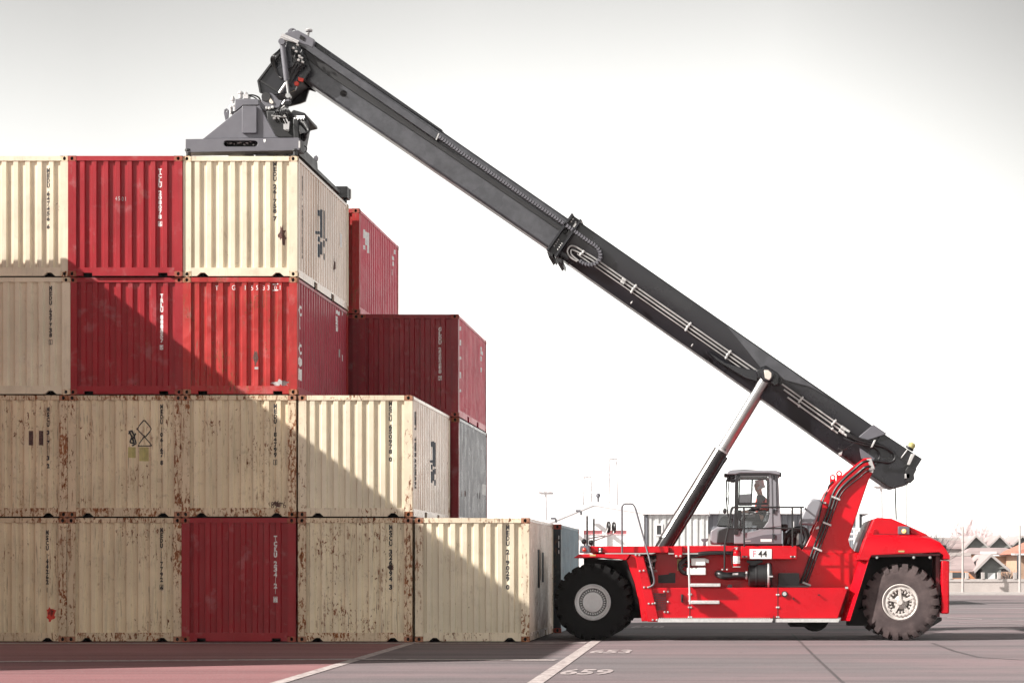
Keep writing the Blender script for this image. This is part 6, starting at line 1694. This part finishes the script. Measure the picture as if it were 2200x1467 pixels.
rc = MB().ppx([(572, 238), (626, 240), (630, 236), (655, 243), (657, 250), (640, 254), (632, 296), (600, 296), (592, 292), (574, 258)], 47.2, 48.6, 47.2).ppx([(640, 318), (652, 318), (654, 346), (642, 340)], 46.6, 48.6, 47.0).ppx([(633, 258), (645, 262), (648, 330), (636, 330)], 46.8, 47.6, 47.0)
K(rc, 'hose_cabinet', BLK, spreader, bevel=0.02)
K(MB().ppx([(609, 256), (618, 255), (623, 262), (621, 284), (609, 278)], 47.1, 47.199), 'grey_cover', M['rim'], spreader, bevel=0.01)
kf = MB(); rnd = random.Random(40)
for i in range(13):
    kf.tube([P(632 + i * 1.8, 249.5, 46.9), P(632 + i * 1.8 + 0.6, 254 + rnd.uniform(0, 4), 46.88)], 0.013, 6)
for i in range(10):
    px, py = 582 + rnd.uniform(0, 46), 240 + rnd.uniform(0, 16)
    kf.tube([P(px, py, 46.85), P(px + rnd.uniform(2, 6), py + rnd.uniform(-2, 3), 46.85)], 0.016, 6)
for a, b in (((638, 274), (646, 288)), ((606, 225), (612, 216)), ((590, 246), (612, 228)), ((583, 249), (612, 252))): kf.tube([P(*a, 46.85), P(*b, 46.85)], 0.02, 6)
K(kf, 'hose_fittings', M['zinc'], spreader, smooth=40)
def halve(o):
    """near and far plate become two parts"""
    me = o.data
    far = o.copy(); far.data = me.copy(); COL.objects.link(far); far.parent = o.parent
    for ob, keep in ((o, 0), (far, 1)):
        bm = bmesh.new(); bm.from_mesh(ob.data)
        kill = [f for f in bm.faces if (f.calc_center_median().y > YC) != bool(keep)]
        bmesh.ops.delete(bm, geom=kill, context='FACES')
        bm.to_mesh(ob.data); bm.free()
for o in list(crane.children_recursive):
    if o.type == 'MESH' and o.name.split('.')[0] in ('side_tank', 'boom_pedestal', 'side_glass', 'fender_leg', 'wheel_housing', 'side_frame', 'boom_head', 'front_fender', 'yoke', 'door_seal'):
        ys = [f.center.y for f in o.data.polygons]
        if min(ys) < YC - 0.3 and max(ys) > YC + 0.3 and not any(abs(y - YC) < 0.15 and f.area > 0.02 for y, f in zip(ys, o.data.polygons)): halve(o)
adopt(crane)

# ------------------------------------------------------------------ fire extinguisher in its bracket on the side wall
ye = 46.2
ex = thing('fire_extinguisher', P(1582.5, 1216, ye), label='red fire extinguisher with a pale label on the side of the machine', cat='extinguisher')
e = MB().lathe([(0.001, 0), (0.068, 0.0), (0.074, 0.02), (0.074, 0.28), (0.06, 0.33), (0.03, 0.355), (0.001, 0.36)], (0, 0, 0), (0, 0, 1), 20).build('bottle', M['crane_red'], ex, smooth=40)
MB().lathe([(0.0752, 0.06), (0.0756, 0.062), (0.0756, 0.22), (0.0752, 0.222)], (0, 0, 0), (0, 0, 1), 20).build('label', M['white_ink'], e, smooth=40)
MB().lathe([(0.001, 0.36), (0.022, 0.36), (0.022, 0.40), (0.001, 0.41)], (0, 0, 0), (0, 0, 1), 10).box(-0.05, 0.03, -0.012, 0.012, 0.40, 0.415).build('valve', M['zinc'], ex)
MB().tube(spline([(0, 0, 0.39), (-0.09, 0, 0.36), (-0.12, 0, 0.22), (-0.10, 0, 0.06), (-0.07, -0.01, 0.0)], 6), 0.009, 6).build('hose', M['hose'], ex, smooth=60)
MB().box(-0.08, 0.08, -0.076, 0.10, 0.10, 0.112).box(-0.082, 0.082, -0.08, 0.12, -0.02, -0.002).build('bracket', M['zinc'], ex)

# ------------------------------------------------------------------ driver
M['skin'] = plain('skin', (0.50, 0.30, 0.23), 0.55, var=0.05)
M['hair'] = plain('grey_hair', (0.6, 0.59, 0.58), 0.7)
M['cloth'] = plain('dark_work_clothes', (0.035, 0.035, 0.042), 0.8)
M['vest'] = plain('orange_red_vest', (0.90, 0.12, 0.08), 0.6)
drv = thing('person', (gx(1640, 48.1), 48.1, gz(1118, 48.1)), label='grey-haired driver in an orange safety vest and dark sleeves, seated in the cab', cat='person')
def skin(name, nodes, edges, mat, parent, root=0, sub=2):
    me = bpy.data.meshes.new(name)
    me.from_pydata([n[0] for n in nodes], edges, [])
    me.materials.append(mat)
    o = bpy.data.objects.new(name, me); COL.objects.link(o); o.parent = parent
    sm = o.modifiers.new('skin', 'SKIN'); sm.use_smooth_shade = True
    for i, n in enumerate(nodes):
        r_ = n[1]; me.skin_vertices[0].data[i].radius = (r_, r_) if isinstance(r_, (int, float)) else r_
        me.skin_vertices[0].data[i].use_root = (i == root)
    o.modifiers.new('sub', 'SUBSURF').levels = sub
    o.modifiers['sub'].render_levels = sub
    return o
nodes = [((0.0, 0, 0.10), 0.15), ((-0.02, 0, 0.30), 0.14), ((-0.05, 0, 0.48), 0.155), ((-0.07, 0, 0.58), 0.08), ((-0.09, 0, 0.65), 0.055), ((-0.115, 0, 0.72), 0.085), ((-0.12, 0, 0.80), 0.095), ((-0.115, 0, 0.88), 0.07)]
edges = [(i, i + 1) for i in range(7)]
for s_ in (-1, 1):
    b = len(nodes)
    nodes += [((-0.06, s_ * 0.19, 0.52), 0.065), ((-0.12, s_ * 0.24, 0.28), 0.05), ((-0.36, s_ * 0.22, 0.20), 0.038), ((-0.44, s_ * 0.21, 0.20), 0.034)]
    edges += [(2, b), (b, b + 1), (b + 1, b + 2), (b + 2, b + 3)]
    for k, (dy, L) in enumerate(((-0.027, 0.075), (-0.009, 0.088), (0.009, 0.084), (0.027, 0.068))):
        c_ = len(nodes); x0_ = -0.475
        nodes += [((x0_, s_ * 0.21 + dy, 0.205), 0.0095), ((x0_ - L * 0.55, s_ * 0.21 + dy, 0.198), 0.0085), ((x0_ - L * 0.8, s_ * 0.21 + dy, 0.168), 0.0075)]
        edges += [(b + 3, c_), (c_, c_ + 1), (c_ + 1, c_ + 2)]
    c_ = len(nodes); nodes += [((-0.45, s_ * 0.21 - s_ * 0.045, 0.195), 0.010), ((-0.49, s_ * 0.21 - s_ * 0.055, 0.178), 0.0085)]
    edges += [(b + 3, c_), (c_, c_ + 1)]
    b = len(nodes)
    nodes += [((-0.06, s_ * 0.10, 0.07), 0.095), ((-0.46, s_ * 0.13, 0.07), 0.065), ((-0.52, s_ * 0.13, -0.16), 0.05), ((-0.55, s_ * 0.13, -0.32), 0.045), ((-0.68, s_ * 0.14, -0.35), 0.04)]
    edges += [(0, b), (b, b + 1), (b + 1, b + 2), (b + 2, b + 3), (b + 3, b + 4)]
# nose, chin and ears grow out of the head
b = len(nodes); nodes += [((-0.215, 0, 0.785), 0.014), ((-0.185, 0, 0.695), 0.022)]; edges += [(6, b), (5, b + 1)]
for s_ in (-1, 1):
    b = len(nodes); nodes += [((-0.105, s_ * 0.105, 0.79), 0.018)]; edges += [(6, b)]
body = skin('body', nodes, edges, M['skin'], drv)
cn = [((0.0, 0, 0.10), 0.165), ((-0.02, 0, 0.30), 0.155), ((-0.05, 0, 0.48), 0.168), ((-0.07, 0, 0.575), 0.09)]
ce = [(0, 1), (1, 2), (2, 3)]
for s_ in (-1, 1):
    b = len(cn); cn += [((-0.06, s_ * 0.19, 0.52), 0.076), ((-0.12, s_ * 0.24, 0.28), 0.060), ((-0.34, s_ * 0.22, 0.205), 0.048)]
    ce += [(2, b), (b, b + 1), (b + 1, b + 2)]
    b = len(cn); cn += [((-0.06, s_ * 0.10, 0.07), 0.106), ((-0.46, s_ * 0.13, 0.07), 0.076), ((-0.52, s_ * 0.13, -0.16), 0.062), ((-0.55, s_ * 0.13, -0.33), 0.058)]
    ce += [(0, b), (b, b + 1), (b + 1, b + 2), (b + 2, b + 3)]
skin('work_clothes', cn, ce, M['cloth'], drv)
skin('safety_vest', [((0.0, 0, 0.16), 0.20), ((-0.02, 0, 0.30), 0.19), ((-0.05, 0, 0.46), 0.20), ((-0.07, 0, 0.56), 0.12), ((-0.06, 0.16, 0.535), 0.10), ((-0.06, -0.16, 0.535), 0.10)], [(0, 1), (1, 2), (2, 3), (2, 4), (2, 5)], M['vest'], drv)
skin('hair', [((-0.085, 0, 0.82), 0.102), ((-0.095, 0, 0.89), 0.075), ((-0.055, 0, 0.74), 0.075)], [(0, 1), (0, 2)], M['hair'], drv)
MB().ball((-0.203, -0.034, 0.805), 0.012).ball((-0.203, 0.034, 0.805), 0.012).build('eyes', M['ink'], drv)
MB().box(-0.205, -0.195, -0.025, 0.025, 0.735, 0.741).build('mouth', M['brown_ink'], drv)

# ------------------------------------------------------------------ haze
t = bpy.data.materials.new('haze'); t.use_nodes = True
nt = t.node_tree; nt.nodes.clear()
o_ = nt.nodes.new('ShaderNodeOutputMaterial'); v_ = nt.nodes.new('ShaderNodeVolumePrincipled')
v_.inputs['Color'].default_value = (1.0, 0.96, 0.96, 1); v_.inputs['Density'].default_value = HAZE
v_.inputs['Anisotropy'].default_value = 0.0
nt.links.new(v_.outputs[0], o_.inputs['Volume'])
hz = MB().box(-905, 905, -65, 1505, -1.0, 40.0).build('haze', t)
tag(hz, 'pale haze over the yard', 'haze', None, 'stuff')
